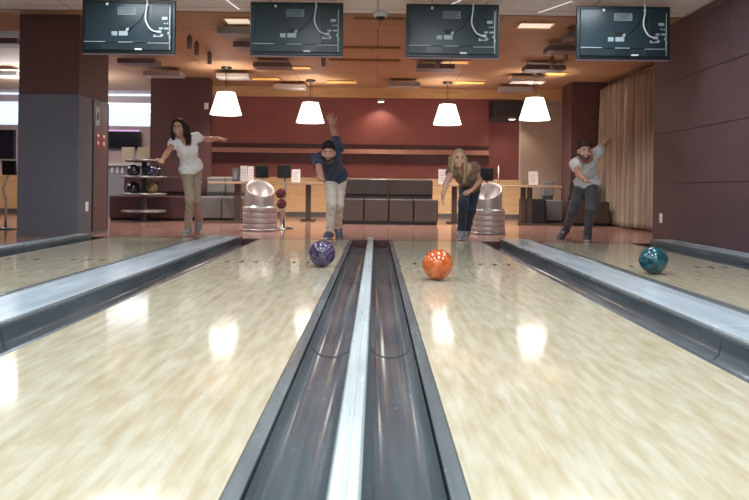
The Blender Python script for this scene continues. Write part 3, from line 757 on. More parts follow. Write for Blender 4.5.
monitor(487, 174.5, 11.0, 'black score monitor above the ball return beside the blonde woman')
monitor(8.5, 167.5, 10.0, 'black score monitor on a post left of the grey pillar', post_dx=-0.06, wpx=14, hpx=15, bend=-0.04)
q = at(498.5, 166, 10.75)
o = MB().tube([(0, 0, 0), (0, 0, q.z)], 0.006, 8).lathe([(0, 0), (0.06, 0), (0.06, 0.012), (0, 0.012)], n=20).build('antenna_pole', STEEL, None, (q.x, 10.75, 0)); tag(o, 'thin steel pole behind the ball return beside the blonde woman', 'pole')
# ball stand next to the left return
e = empty('ball_stand', (at(281.5, 205, 10.75).x, 10.75, 0), 'small steel ball stand right of the ball return', 'ball stand')
MB().lathe([(0, 0), (0.075, 0), (0.075, 0.015), (0.025, 0.03), (0.02, 0.28), (0.07, 0.30), (0.075, 0.315), (0.06, 0.312), (0, 0.305)], n=28).build('pedestal', STEEL, e)
MRB = swirl('maroon_ball', (0.05, 0.006, 0.012), (0.12, 0.012, 0.025), (0.22, 0.05, 0.06)); BKB = swirl('black_ball', (0.008, 0.008, 0.012), (0.015, 0.014, 0.022), (0.04, 0.035, 0.05))
OLB = swirl('olive_ball', (0.05, 0.045, 0.012), (0.12, 0.10, 0.03), (0.2, 0.17, 0.07)); NVB = swirl('navy_ball', (0.008, 0.01, 0.03), (0.02, 0.022, 0.06), (0.05, 0.05, 0.11))
xs = at(281.5, 205, 10.75).x
ball((xs, 10.75, 0.305+0.0765), MRB, 'dark maroon ball beside the ball return, lower of two', 'spare balls by the return', 0.075)
ball((xs-0.012, 10.75, 0.305+0.155+0.0745), MRB, 'dark maroon ball beside the ball return, upper of two', 'spare balls by the return', 0.075, (0.4, 0.5, 0.3))
# ball rack
RY = 12.45; RX = at(144, 200, RY).x
RACKM = M('rack_grey_metal', (0.26, 0.25, 0.26), 0.35, 0.6)
e = empty('ball_rack', (RX, RY, 0), 'round four-tier steel ball rack right of the grey pillar', 'ball rack')
MB().lathe([(0, 0), (0.26, 0), (0.26, 0.014), (0.07, 0.035), (0.045, 0.06), (0.045, 1.04), (0, 1.04)], n=32).build('post', RACKM, e)
tz = (0.18, 0.47, 0.76, 1.04)
for z, r in zip(tz, (0.36, 0.37, 0.37, 0.31)):
    MB().lathe([(0.04, z-0.012), (r-0.04, z-0.014), (r, z-0.006), (r+0.008, z+0.012), (r, z+0.03), (r-0.014, z+0.022), (r-0.04, z+0.004), (0.04, z+0.004)], n=48, close=True).build('tier', RACKM, e)
bl = (('black ball on the rack, front left of the middle tier', BKB), ('navy ball on the rack, front right of the middle tier', NVB), ('black ball on the rack, hidden behind the post of the middle tier', BKB), ('black ball on the rack, far left of the middle tier', BKB))
bl2 = (('black ball on the rack, front left of the tier below the middle', BKB), ('olive ball on the rack, front right of the tier below the middle', OLB), ('black ball on the rack, behind the post of the tier below the middle', BKB), ('dark navy ball on the rack, far left of the tier below the middle', NVB))
for z, lst in ((0.76, bl), (0.47, bl2)):
    for (lb, mt), ang in zip(lst, (-125, -40, 50, 165)):
        a = math.radians(ang)
        ball((RX+0.225*math.cos(a), RY+0.225*math.sin(a), z+0.004+0.108), mt, lb, 'balls on the ball rack', 0.108, (0.6, 0.2, ang*0.02))

# far-left background
def flat_tv(x0, x1, z0, z1, label, led=False):
    e = empty('wall_screen', ((x0+x1)/2, BACK-0.02, z0), label, 'screen', 'wall screens at the far left')
    h = (x1-x0)/2
    MB().box(-h, h, -0.10, 0.0, 0, z1-z0, 0.008).build('housing', BLACK, e)
    MB().box(-h+0.02, h-0.02, -0.104, -0.099, 0.02, z1-z0-0.02).build('screen', M('navy_screen', (0.012, 0.014, 0.03), 0.2), e)
    if led: MB().box(-h, h, -0.11, -0.09, z1-z0-0.005, z1-z0+0.02).build('light_strip', E('led_violet', (0.75, 0.45, 0.9), 0.9), e)
flat_tv(at(108, 140, BACK).x, at(141, 140, BACK).x, 1.42, 1.80, 'dark wall screen with violet light strip under the window', True)
flat_tv(-9.2, at(17.5, 140, BACK).x-0.02, 1.16, 1.80, 'dark wall screen left of the grey pillar')
CREAM = M('cream_board', (0.62, 0.58, 0.46), 0.5)
for px0, px1, lb in ((121.5, 134.5, 'cream board seat back under the violet-lit screen, left one'), (137.5, 150, 'cream board seat back against the maroon pillar, right one')):
    X0, X1 = at(px0, 150, 15.2).x, at(px1, 150, 15.2).x; h = (X1-X0)/2
    e = empty('chair', ((X0+X1)/2, 15.2, 0), lb, 'chair', 'cream chairs at the far left')
    MB().box(-h, h, 0, 0.04, 0.95, 1.42, 0.01).build('backrest', CREAM, e)
    MB().box(-h, h, -0.34, 0.04, 0.72, 0.76, 0.01).build('seat', CREAM, e)
    for x in (-h+0.02, h-0.02):
        for y in (-0.32, 0.02): MB().box(x-0.015, x+0.015, y-0.015, y+0.015, 0, 0.95 if y > 0 else 0.73).build('leg', STEEL, e)
e = empty('bar_counter', (at(118, 170, 14.4).x, 14.4, 0), 'pale striped counter behind the ball rack', 'counter')
MB().box(-0.75, 0.75, -0.2, 0.25, 1.0, 1.05, 0.008).build('worktop', M('pale_counter', (0.6, 0.62, 0.68), 0.3), e)
MB().box(-0.7, 0.7, -0.12, 0.2, 0.0, 1.0).build('body', M('counter_body', (0.32, 0.34, 0.38), 0.5), e)
for k in range(14): MB().box(-0.69+k*0.1, -0.64+k*0.1, -0.14, -0.12, 0.86, 0.99).build('front_slat', WHITE, e)

# curtain along the bay window
def curtain():
    e = empty('curtain', (4.32, 12.4, 0), 'long beige pleated curtain hanging beside the purple wall', 'curtain')
    t = bmesh.new(); nU, nV = 260, 24; g = []
    y0, y1 = 9.9, 13.85
    for i in range(nU+1):
        u = i/nU; y = y0+(y1-y0)*u; col = []
        for j in range(nV+1):
            v = j/nV; z = 0.03+v*2.52
            am = 0.085+0.04*(1-v)*(0.6+0.4*math.sin(u*13))
            ph = u*2*PI*18+1.1*math.sin(u*23)+0.35*math.sin(v*2.2+u*9)*(1.2-v)
            x = am*math.sin(ph)+0.022*math.sin(ph*2.3+1+v)+0.05*(1-v)*math.sin(u*17+1)
            col.append(t.verts.new((x, y-12.4+0.012*math.sin(v*4+u*23), z)))
        g.append(col)
    for i in range(nU):
        for j in range(nV): t.faces.new([g[i][j], g[i+1][j], g[i+1][j+1], g[i][j+1]]).smooth = True
    m = MB(); m.merge(t); o = m.build('drape', CURT, e)
    md = o.modifiers.new('thick', 'SOLIDIFY'); md.thickness = 0.004
    MB().tube([(0, -2.55, 2.585), (0, 1.5, 2.585)], 0.018, 12).build('rail', M('rail_brown', (0.25, 0.17, 0.1), 0.4), e)
    for k in range(4):
        y = -2.4+k*1.2
        MB().box(-0.01, 0.01, y-0.01, y+0.01, 2.585, CEIL).build('bracket', STEEL, e)
curtain()

# ---------------------------------------------------------------- people: smooth distance-field bodies
def nrm(v): return v/max(1e-9, np.linalg.norm(v))
class Field:
    def __init__(s, h, folds=0.0): s.h = h; s.p = []; s.folds = folds
    def cap(s, a, b, ra, rb, k=0.02): s.p.append(('c', np.array(a, float), np.array(b, float), ra, rb, k)); return s
    def chain(s, pts, rs, k=0.006):
        for i in range(len(pts)-1): s.cap(pts[i], pts[i+1], rs[i], rs[i+1], k)
        return s
    def ell(s, c, r, ax=None, k=0.02): s.p.append(('e', np.array(c, float), np.array(r, float), np.eye(3) if ax is None else np.array(ax, float), k)); return s
    def cut(s, c, n, rad): s.p.append(('p', np.array(c, float), nrm(np.array(n, float)), rad)); return s
    def cute(s, c, r, ax=None): s.p.append(('x', np.array(c, float), np.array(r, float), np.eye(3) if ax is None else np.array(ax, float))); return s
    def mesh(s):
        lo = np.full(3, 1e9); hi = -lo
        for p in s.p:
            if p[0] == 'c':
                for q, r in ((p[1], p[3]), (p[2], p[4])): lo = np.minimum(lo, q-r); hi = np.maximum(hi, q+r)
            elif p[0] == 'e': m = p[2].max(); lo = np.minimum(lo, p[1]-m); hi = np.maximum(hi, p[1]+m)
        h = s.h; lo = lo-4*h; n = np.ceil((hi+4*h-lo)/h).astype(int)+1
        D = np.full(n, 0.25, np.float32)
        ax = [(lo[i]+h*np.arange(n[i])).astype(np.float32) for i in range(3)]
        def region(a, b):
            i0 = np.clip(np.floor((a-lo)/h).astype(int), 0, n-1); i1 = np.clip(np.ceil((b-lo)/h).astype(int)+1, 1, n)
            return tuple(slice(i0[k], i1[k]) for k in range(3))
        def ellip(X, Y, Z, c, r, A):
            px, py, pz = X-c[0], Y-c[1], Z-c[2]; k0 = 0; k1 = 0
            for i in range(3):
                q = px*A[i][0]+py*A[i][1]+pz*A[i][2]
                k0 = k0+(q/r[i])**2; k1 = k1+(q/r[i]**2)**2
            k0 = np.sqrt(k0); k1 = np.sqrt(k1); return k0*(k0-1)/np.maximum(k1, 1e-6)
        for p in s.p:
            if p[0] == 'c':
                _, a, b, ra, rb, k = p; m = max(ra, rb)+k+0.03; sl = region(np.minimum(a, b)-m, np.maximum(a, b)+m)
            elif p[0] == 'e': _, c, r, A, k = p; m = r.max()+k+0.03; sl = region(c-m, c+m)
            else: c = p[1]; m = p[3] if p[0] == 'p' else p[2].max()+0.02; sl = region(c-m, c+m)
            X = ax[0][sl[0]][:, None, None]; Y = ax[1][sl[1]][None, :, None]; Z = ax[2][sl[2]][None, None, :]
            if X.size*Y.size*Z.size == 0: continue
            if p[0] == 'c':
                ab = b-a; L = max(1e-9, ab.dot(ab))
                t = np.clip(((X-a[0])*ab[0]+(Y-a[1])*ab[1]+(Z-a[2])*ab[2])/L, 0, 1)
                d = np.sqrt((X-a[0]-t*ab[0])**2+(Y-a[1]-t*ab[1])**2+(Z-a[2]-t*ab[2])**2)-(ra+(rb-ra)*t)
            elif p[0] in 'ex': d = ellip(X, Y, Z, p[1], p[2], p[3])
            V = D[sl]
            if p[0] in 'ce':
                hh = np.maximum(k-np.abs(V-d), 0)/k; D[sl] = np.minimum(V, d)-hh*hh*k*0.25
            elif p[0] == 'x': D[sl] = np.maximum(V, -d)
            else:
                nn = p[2]; d = (X-c[0])*nn[0]+(Y-c[1])*nn[1]+(Z-c[2])*nn[2]
                inside = ((X-c[0])**2+(Y-c[1])**2+(Z-c[2])**2) < p[3]**2
                D[sl] = np.where(inside, np.maximum(V, d), V)
        if s.folds:
            X = ax[0][:, None, None]; Y = ax[1][None, :, None]; Z = ax[2][None, None, :]
            wv = np.sin(62*Z+38*X+2.2*np.sin(19*X+11*Y))+0.8*np.sin(47*Z-55*X+1.7*np.sin(23*Z+13*Y)+1.3)+0.5*np.sin(90*Z+20*Y)
            D += (s.folds*wv).astype(np.float32)*(np.abs(D) < 0.05)
        return nets(D, lo, h)
def nets(D, lo, h):
    ins = D < 0
    c = [ins[i:ins.shape[0]-1+i, j:ins.shape[1]-1+j, k:ins.shape[2]-1+k] for i in (0, 1) for j in (0, 1) for k in (0, 1)]
    any_ = c[0].copy(); all_ = c[0].copy()
    for q in c[1:]: any_ |= q; all_ &= q
    idx = np.argwhere(any_ & ~all_)
    pos = np.zeros((len(idx), 3)); cnt = np.zeros(len(idx))
    offs = [(i, j, k) for i in (0, 1) for j in (0, 1) for k in (0, 1)]
    for a in offs:
        for d in range(3):
            if a[d]: continue
            b = list(a); b[d] = 1
            va = D[idx[:, 0]+a[0], idx[:, 1]+a[1], idx[:, 2]+a[2]]; vb = D[idx[:, 0]+b[0], idx[:, 1]+b[1], idx[:, 2]+b[2]]
            m = (va < 0) != (vb < 0); t = np.where(m, va/np.where(m, va-vb, 1), 0)
            pt = np.array(a, float)[None, :].repeat(len(idx), 0); pt[:, d] += t
            pos += pt*m[:, None]; cnt += m
    V = (idx+pos/cnt[:, None])*h+lo
    ID = np.full(any_.shape, -1, np.int64); ID[idx[:, 0], idx[:, 1], idx[:, 2]] = np.arange(len(idx))
    Fs = []
    for d in range(3):
        a = np.take(ins, range(ins.shape[d]-1), d); b = np.take(ins, range(1, ins.shape[d]), d)
        e1, e2 = (d+1) % 3, (d+2) % 3
        ch = np.argwhere(a != b); ch = ch[(ch[:, e1] > 0) & (ch[:, e2] > 0)]
        ch = ch[(ch[:, e1] < ID.shape[e1]) & (ch[:, e2] < ID.shape[e2])]
        fl = a[ch[:, 0], ch[:, 1], ch[:, 2]]
        q = []
        for u, v in ((-1, -1), (0, -1), (0, 0), (-1, 0)):
            w_ = ch.copy(); w_[:, e1] += u; w_[:, e2] += v; q.append(ID[w_[:, 0], w_[:, 1], w_[:, 2]])
        q = np.stack(q, 1); q[~fl] = q[~fl][:, ::-1]; Fs.append(q)
    return V, np.concatenate(Fs)
def field_obj(name, fld, mats, parent, origin, face_mat=None):
    V, Fc = fld.mesh(); V = V-np.array(origin)
    me = bpy.data.meshes.new(name)
    me.vertices.add(len(V)); me.vertices.foreach_set('co', V.astype(np.float32).ravel())
    me.loops.add(len(Fc)*4); me.loops.foreach_set('vertex_index', Fc.ravel().astype(np.int32))
    me.polygons.add(len(Fc)); me.polygons.foreach_set('loop_start', np.arange(0, len(Fc)*4, 4, dtype=np.int32))
    for m in (mats if isinstance(mats, (list, tuple)) else [mats]): me.materials.append(m)
    if face_mat is not None:
        me.polygons.foreach_set('material_index', face_mat(V[Fc].mean(1)+np.array(origin)).astype(np.int32))
    me.polygons.foreach_set('use_smooth', np.ones(len(Fc), bool))
    me.update(calc_edges=True); me.validate()
    o = bpy.data.objects.new(name, me); COL.objects.link(o)
    if parent: o.parent = parent
    return o
def vec(px, py, Y): return np.array(at(px, py, Y))

def hand(f, wrist, d, palm_n, side, curl=0.25, spread=0.12, sc=1.0):
    """palm, four unequal bent fingers and a thumb; side: +1 thumb on cross(d,palm_n)"""
    d = nrm(np.array(d)); n = nrm(np.array(palm_n)-d*np.dot(palm_n, d)); t = np.cross(d, n)*side
    L = 0.092*sc
    f.ell(wrist+d*L*0.55, (0.038*sc, 0.052*sc, 0.017*sc), (t, d, n), 0.012)
    f.cap(wrist-d*0.02, wrist+d*0.03, 0.024*sc, 0.022*sc, 0.02)
    for i, (off, ln, r) in enumerate(((0.028, 0.070, 0.0090), (0.0095, 0.078, 0.0094), (-0.0095, 0.073, 0.0090), (-0.027, 0.058, 0.0082))):
        base = wrist+d*L*0.80+t*off*sc; knu = wrist+d*L*(1.0 if i < 3 else 0.95)+t*off*sc*1.08
        dirn = nrm(d+t*spread*(off/0.028)); pts = [base, knu]; c = curl; p = knu
        for fr in (0.45, 0.30, 0.25):
            dd = nrm(dirn*math.cos(c)+n*math.sin(c)); p = p+dd*ln*fr*sc; pts.append(p); c += curl*0.9
        f.chain(pts, [r*sc*1.05, r*sc, r*sc*0.95, r*sc*0.88, r*sc*0.75], 0.004)
    tb = wrist+d*0.022*sc+t*0.026*sc; t1_ = tb+nrm(d*0.6+t*0.75+n*0.25)*0.042*sc; t2_ = t1_+nrm(d*0.9+t*0.35+n*0.3)*0.030*sc; t3_ = t2_+nrm(d+t*0.1+n*0.35)*0.024*sc
    f.chain([tb, t1_, t2_, t3_], [0.015*sc, 0.0115*sc, 0.0105*sc, 0.0085*sc], 0.006)

def make_person(J, label, outfit, female, skin, hair_kind, hair_mat, look=(0, -1, -0.1), up=(0, 0, 1), sleeve=0.5, beard=False, smile=True):
    root = np.array([(J['ankA'][0]+J['ankB'][0])/2, (J['ankA'][1]+J['ankB'][1])/2, 0.0])
    e = empty('person', root, label, 'person', 'bowlers')
    g = 0.93 if female else 1.0
    pel, sA, sB, hA, hB = J['pel'], J['shA'], J['shB'], J['hipA'], J['hipB']
    ms = (sA+sB)/2; upv = nrm(ms-pel); sd = nrm((sB-sA)-upv*np.dot(sB-sA, upv)); fr = np.cross(sd, upv); fr = -fr if fr[1] > 0 else fr
    hs = nrm((hB-hA)-upv*np.dot(hB-hA, upv)); TL = np.linalg.norm(ms-pel)
    tors = []   # (centre, radii, axes)
    wst = 0.104 if female else 0.122; rib = 0.122 if female else 0.140
    tors.append((pel+upv*0.02, (0.150 if female else 0.146, 0.105, 0.11), (hs, np.cross(hs, upv), upv)))
    m1 = nrm(hs+sd)
    tors.append((pel+upv*TL*0.36, (wst, 0.084, 0.14), (m1, np.cross(m1, upv), upv)))
    tors.append((pel+upv*TL*0.66-fr*0.0, (rib, 0.096, 0.15), (sd, np.cross(sd, upv), upv)))
    tors.append((ms-upv*0.055, (0.136*g, 0.085, 0.085), (sd, np.cross(sd, upv), upv)))
    if female:
        for s_ in (-1, 1): tors.append((pel+upv*TL*0.70+sd*0.055*s_+fr*0.070, (0.048, 0.038, 0.048), (sd, np.cross(sd, upv), upv)))
    # head frame
    H = J['head']; lk = nrm(np.array(look, float)); uh = nrm(np.array(up, float)-lk*np.dot(up, lk)); rh = np.cross(uh, lk)
    A = (rh, lk, uh); k_ = 0.95 if female else 1.0
    def hp(x, y, z): return H+(rh*x+lk*y+uh*z)*k_
    neck = ms+upv*0.035+fr*0.01
    f = Field(0.0062)
    for c, r, ax in tors: f.ell(c, r, ax, 0.04)
    f.cap(ms-sd*0.05, ms+sd*0.05, 0.065*g, 0.065*g, 0.05)
    for s_, ps in ((sA, 1), (sB, 1)):
        f.cap(ms+(s_-ms)*0.5, s_, 0.062*g, 0.056*g, 0.04)
    f.cap(neck-upv*0.05, hp(0, -0.015, -0.085), 0.058*g, 0.050*g, 0.03)
    # skull, jaw, features
    f.ell(hp(0, -0.012, 0.035), (0.076*k_, 0.094*k_, 0.088*k_), A, 0.02)
    f.ell(hp(0, 0.022, -0.035), (0.062*k_, 0.068*k_, 0.075*k_), A, 0.03)
    f.ell(hp(0, 0.058, -0.090), (0.030*k_, 0.026*k_, 0.022*k_), A, 0.02)
    for s_ in (-1, 1):
        f.ell(hp(0.040*s_, 0.062, -0.028), (0.024, 0.020, 0.022), A, 0.02)        # cheek
        f.ell(hp(0.076*s_, -0.005, -0.012), (0.010, 0.020, 0.030), A, 0.008)      # ear
        f.cute(hp(0.031*s_, 0.090, 0.006), (0.018, 0.014, 0.011), A)              # eye socket
    f.chain([hp(0, 0.078, 0.012), hp(0, 0.094, -0.014), hp(0, 0.103, -0.030)], [0.008, 0.010, 0.013], 0.012)
    for s_ in (-1, 1): f.ell(hp(0.011*s_, 0.092, -0.033), (0.009, 0.010, 0.008), A, 0.008)
    f.ell(hp(0, 0.086, -0.056), (0.024, 0.012, 0.010), A, 0.012)
    # arms and hands
    for s_ in 'AB':
        sh, el, wr = J['sh'+s_], J['el'+s_], J['wr'+s_]
        f.cap(sh, el, 0.045*g*g, 0.037*g*g, 0.03); f.cap(el, el+(wr-el)*0.35, 0.037*g*g, 0.037*g*g, 0.02); f.cap(el+(wr-el)*0.35, wr, 0.037*g*g, 0.025*g, 0.02)
        hd = J['hd'+s_]
        hand(f, wr, hd[0]-wr, hd[1], hd[2], hd[3], hd[4], 0.92 if female else 1.02)
    # legs and feet (inside trousers and shoes)
    for s_ in 'AB':
        hi, kn, an, to = J['hip'+s_], J['kn'+s_], J['ank'+s_], J['toe'+s_]
        f.cap(hi, kn, 0.068*g, 0.045*g, 0.03); f.cap(kn, kn+(an-kn)*0.35, 0.043*g, 0.041*g, 0.01); f.cap(kn+(an-kn)*0.35, an, 0.041*g, 0.027*g, 0.01)
        f.cap(an, an+(to-an)*0.45, 0.026, 0.018, 0.01)
    SK = M('skin_'+outfit['id'], skin, 0.5, var=0.05, nscale=12)
    field_obj('body', f, SK, e, root)
    # face details
    for s_ in (-1, 1):
        q = hp(0.031*s_, 0.077, 0.006)-root
        rot = Matrix(((rh[0], lk[0], uh[0]), (rh[1], lk[1], uh[1]), (rh[2], lk[2], uh[2])))
        m = MB().sphere(q, 0.0115, 1.1, 0.8, 0.55, 16, 10, rot).mat(1)
        m.sphere(Vector(q)+Vector(lk*0.0068), 0.0062, 1, 0.5, 1, 12, 8, rot)
        m.build('eye', [M('eye_white', (0.5, 0.46, 0.43), 0.4), M('iris_dark', (0.03, 0.018, 0.012), 0.2)], e)
        m = MB().tube([hp(0.014*s_, 0.090, 0.026)-root, hp(0.032*s_, 0.088, 0.031)-root, hp(0.050*s_, 0.074, 0.025)-root], [0.0035, 0.0045, 0.0025], 8)
        m.build('eyebrow', M('brow_dark', (0.03, 0.018, 0.014), 0.7), e)
    m = MB().sphere(hp(0, 0.093, -0.057)-root, 0.020, 1.15, 0.35, 0.42, 20, 12, rot).build('lips', M('lips_'+outfit['id'], (0.42, 0.13, 0.12) if female else (0.30, 0.12, 0.10), 0.4), e)
    if smile: MB().sphere(hp(0, 0.097, -0.056)-root, 0.016, 1.15, 0.28, 0.26, 20, 10, rot).build('teeth', M('teeth', (0.82, 0.80, 0.76), 0.3), e)
    # shirt
    f = Field(0.0075, 0.0026); inf = 0.012
    for s_ in 'AB':
        sh, el = J['sh'+s_], J['el'+s_]
        f.cap(sh, sh+(el-sh)*(sleeve+0.12), 0.063*g, 0.056*g, 0.03)
        f.cut(sh+(el-sh)*sleeve, el-sh, 0.16)
    for c, r, ax in tors: f.ell(c, tuple(x+inf for x in r), ax, 0.04)
    for s_ in 'AB': f.cap(ms+(J['sh'+s_]-ms)*0.45, J['sh'+s_], 0.072*g, 0.066*g, 0.05)
    hem = pel+upv*outfit.get('hem', 0.03)
    f.ell(hem+upv*0.05, (0.146 if female else 0.155, 0.108 if female else 0.114, 0.11), (hs, np.cross(hs, upv), upv), 0.04)
    f.cut(hem, -upv, 0.30)
    f.cut(ms+upv*0.052+fr*0.02, upv+fr*0.25, 0.085)
    f.cute(neck+fr*0.075+upv*0.0, (0.075 if female else 0.058, 0.07, 0.075 if female else 0.045), (sd, np.cross(sd, upv), upv))
    field_obj('shirt', f, outfit['shirt'], e, root)
    # trousers
    f = Field(0.0075, 0.0024)
    f.ell(pel+upv*0.01, (0.158, 0.116, 0.12), (hs, np.cross(hs, upv), upv), 0.04)
    f.cut(pel+upv*0.075, upv, 0.30)
    wd = outfit.get('legw', 1.0)
    for s_ in 'AB':
        hi, kn, an = J['hip'+s_], J['kn'+s_], J['ank'+s_]
        f.cap(hi, kn, 0.087*g, 0.062*wd, 0.03); f.cap(kn, an+(an-kn)*0.1, 0.060*wd, 0.050*wd, 0.03)
        f.ell(kn+(an-kn)*0.90, (0.054*wd, 0.055*wd, 0.03), None, 0.015)
    for s_ in 'AB':
        kn, an = J['kn'+s_], J['ank'+s_]; f.cut(kn+(an-kn)*outfit.get('cuff', 1.05), an-kn, 0.12)
    field_obj('trousers', f, outfit['trousers'], e, root)
    # shoes
    for s_ in 'AB':
        an, to, kn = J['ank'+s_], J['toe'+s_], J['kn'+s_]
        fd = nrm(to-an); dn = nrm((an-kn)-fd*np.dot(an-kn, fd)); fl = nrm(to-an-dn*np.dot(to-an, dn))
        heel = an+dn*0.045-fl*0.035; ball_ = an+dn*0.05+fl*0.10; tip = an+dn*0.058+fl*0.155
        if 'flat' in J and s_ in J['flat']:
            fl = nrm(np.array((fl[0], fl[1], 0))); dn = np.array((0, 0, -1.0)); z = 0
            heel = np.array((an[0], an[1], 0.045))-fl*0.04; ball_ = np.array((an[0], an[1], 0.040))+fl*0.10; tip = np.array((an[0], an[1], 0.032))+fl*0.155
        f = Field(0.006)
        f.cap(an, heel, 0.046, 0.041, 0.02).cap(heel, ball_, 0.040, 0.042, 0.03).cap(ball_, tip, 0.041, 0.031, 0.02).cap(an, ball_, 0.046, 0.038, 0.03)
        sole = heel+dn*0.042; f.cut(sole, dn, 0.30)
        def fm(c, sole=sole, dn=dn): return (np.dot(c-sole, dn) > -0.022).astype(int)
        sh = field_obj('shoe', f, [outfit['shoe'], outfit['sole']], e, root, fm)
        lc = MB()
        for q in range(3):
            c = an+(ball_-an)*(0.45+0.2*q)-dn*(0.030-0.002*q); sv = np.cross(fl, dn)
            lc.tube([c-sv*0.020-root, c-dn*0.008-root, c+sv*0.020-root], 0.004, 6)
        lc.build('laces', WHITE, sh)
    # hair
    f = Field(0.006)
    f.ell(hp(0, -0.020, 0.043), (0.081*k_, 0.098*k_, 0.091*k_), A, 0.01)
    if hair_kind == 'short':
        f.ell(hp(0, 0.02, 0.105), (0.066, 0.066, 0.036), A, 0.02)
        f.cute(hp(0, 0.100, -0.012), (0.066, 0.088, 0.080), A)
        f.cute(hp(0, 0.015, -0.105), (0.12, 0.14, 0.085), A)
        rr = random.Random(3 if beard and not smile else 5)
        for i in range(26):
            a = (i % 13-6)*0.20+rr.uniform(-0.08, 0.08); zz = 0.076+rr.uniform(-0.010, 0.012)+0.022*(i//13)
            f.ell(hp((0.068-0.012*(i//13))*math.sin(a), (0.068-0.012*(i//13))*math.cos(a)-0.002, zz), (0.015, 0.013, 0.017), A, 0.010)
        for i in range(22):
            a = rr.uniform(0, 2*PI); q = rr.uniform(0.01, 0.06)
            f.ell(hp(q*math.cos(a), q*math.sin(a)-0.01, 0.126+rr.uniform(-0.008, 0.012)-q*0.35), (0.016, 0.016, 0.018), A, 0.010)
    else:
        f.ell(hp(0, -0.06, -0.02), (0.078, 0.060, 0.10), A, 0.03)
        for s_ in (-1, 1):
            for i in range(5):
                x0 = s_*(0.062+0.006*i); y0 = 0.030-0.022*i
                top_ = hp(s_*0.045, y0, 0.085); mid = hp(x0+s_*0.014, y0, 0.0); low = hp(x0+s_*0.018+0.006*math.sin(i*2.1), y0+0.008, -0.10)
                end = hp(x0+s_*0.014+0.012*math.sin(i*1.7+s_), y0+outfit.get('hairfwd', 0.0)+0.01, -0.10-outfit.get('hairlen', 0.14)*(0.45 if i == 0 else 0.8 if i == 1 else 1)+0.02*math.sin(i*3))
                f.chain([top_, mid, low, end], [0.020, 0.022, 0.021, 0.008], 0.014)
        f.cute(hp(0, 0.105, -0.03), (0.052, 0.10, 0.108), A)
    field_obj('hair', f, hair_mat, e, root)
    if beard:
        f = Field(0.005)
        th = 0.0035
        f.ell(hp(0, 0.022, -0.035), (0.062*k_+th, 0.068*k_+th, 0.075*k_+th), A, 0.03)
        f.ell(hp(0, 0.058, -0.090), (0.030*k_+th, 0.026*k_+th, 0.022*k_+th), A, 0.02)
        for s_ in (-1, 1): f.ell(hp(0.040*s_, 0.060, -0.034), (0.022, 0.018, 0.020), A, 0.02)
        f.ell(hp(0, 0.087, -0.044), (0.026, 0.010, 0.007), A, 0.01)
        f.cute(hp(0, 0.075, 0.025), (0.13, 0.14, 0.068), A)
        f.cute(hp(0, 0.100, -0.058), (0.024, 0.030, 0.011), A)
        f.cut(hp(0, -0.008, -0.05), -lk, 0.2)
        field_obj('beard', f, M('beard_'+outfit['id'], outfit.get('beard', (0.04, 0.025, 0.02)), 0.85, bump=0.2), e, root)
    return e, root

def hairmat(name, a, b):
    t = NT(name); n1 = t.noise(t.coords((60, 60, 6)), 2, 3)
    t.l(t.ramp(n1.outputs[0], [(0.3, a), (0.7, b)]), t.b.inputs['Base Color']); t.b.inputs['Roughness'].default_value = 0.6; t.b.inputs['Specular IOR Level'].default_value = 0.2
    t.bump(n1.outputs[0], 0.4, 0.003); return t.m
def cloth(name, col, var=0.08, rough=0.8):
    t = NT(name); v = t.coords((1, 1, 1)); n1 = t.noise(v, 7, 4); n2 = t.noise(t.coords((1, 1, 0.45)), 11, 3)
    t.l(t.ramp(n1.outputs[0], [(0.3, tuple(c*(1-var) for c in col)), (0.7, tuple(min(1, c*(1+var)) for c in col))]), t.b.inputs['Base Color'])
    t.b.inputs['Roughness'].default_value = rough; t.b.inputs['Sheen Weight'].default_value = 0.15
    t.bump(n2.outputs[0], 0.55, 0.03); return t.m
DKH = hairmat('dark_brown_hair', (0.012, 0.008, 0.007), (0.035, 0.022, 0.018)); BKH = hairmat('black_hair', (0.008, 0.007, 0.007), (0.022, 0.018, 0.016))
BLH = hairmat('blonde_hair', (0.28, 0.17, 0.085), (0.56, 0.40, 0.24)); BRH = hairmat('brown_hair', (0.035, 0.018, 0.012), (0.085, 0.045, 0.03))
GS = M('shoe_grey', (0.20, 0.20, 0.23), 0.5); DS = M('shoe_dark', (0.05, 0.05, 0.06), 0.5); WSO = M('white_sole', (0.7, 0.7, 0.72), 0.5); NS = M('shoe_navy', (0.06, 0.07, 0.11), 0.5)
WT = M('white_tee', (0.8, 0.8, 0.8), 0.8)
n_ = np.array

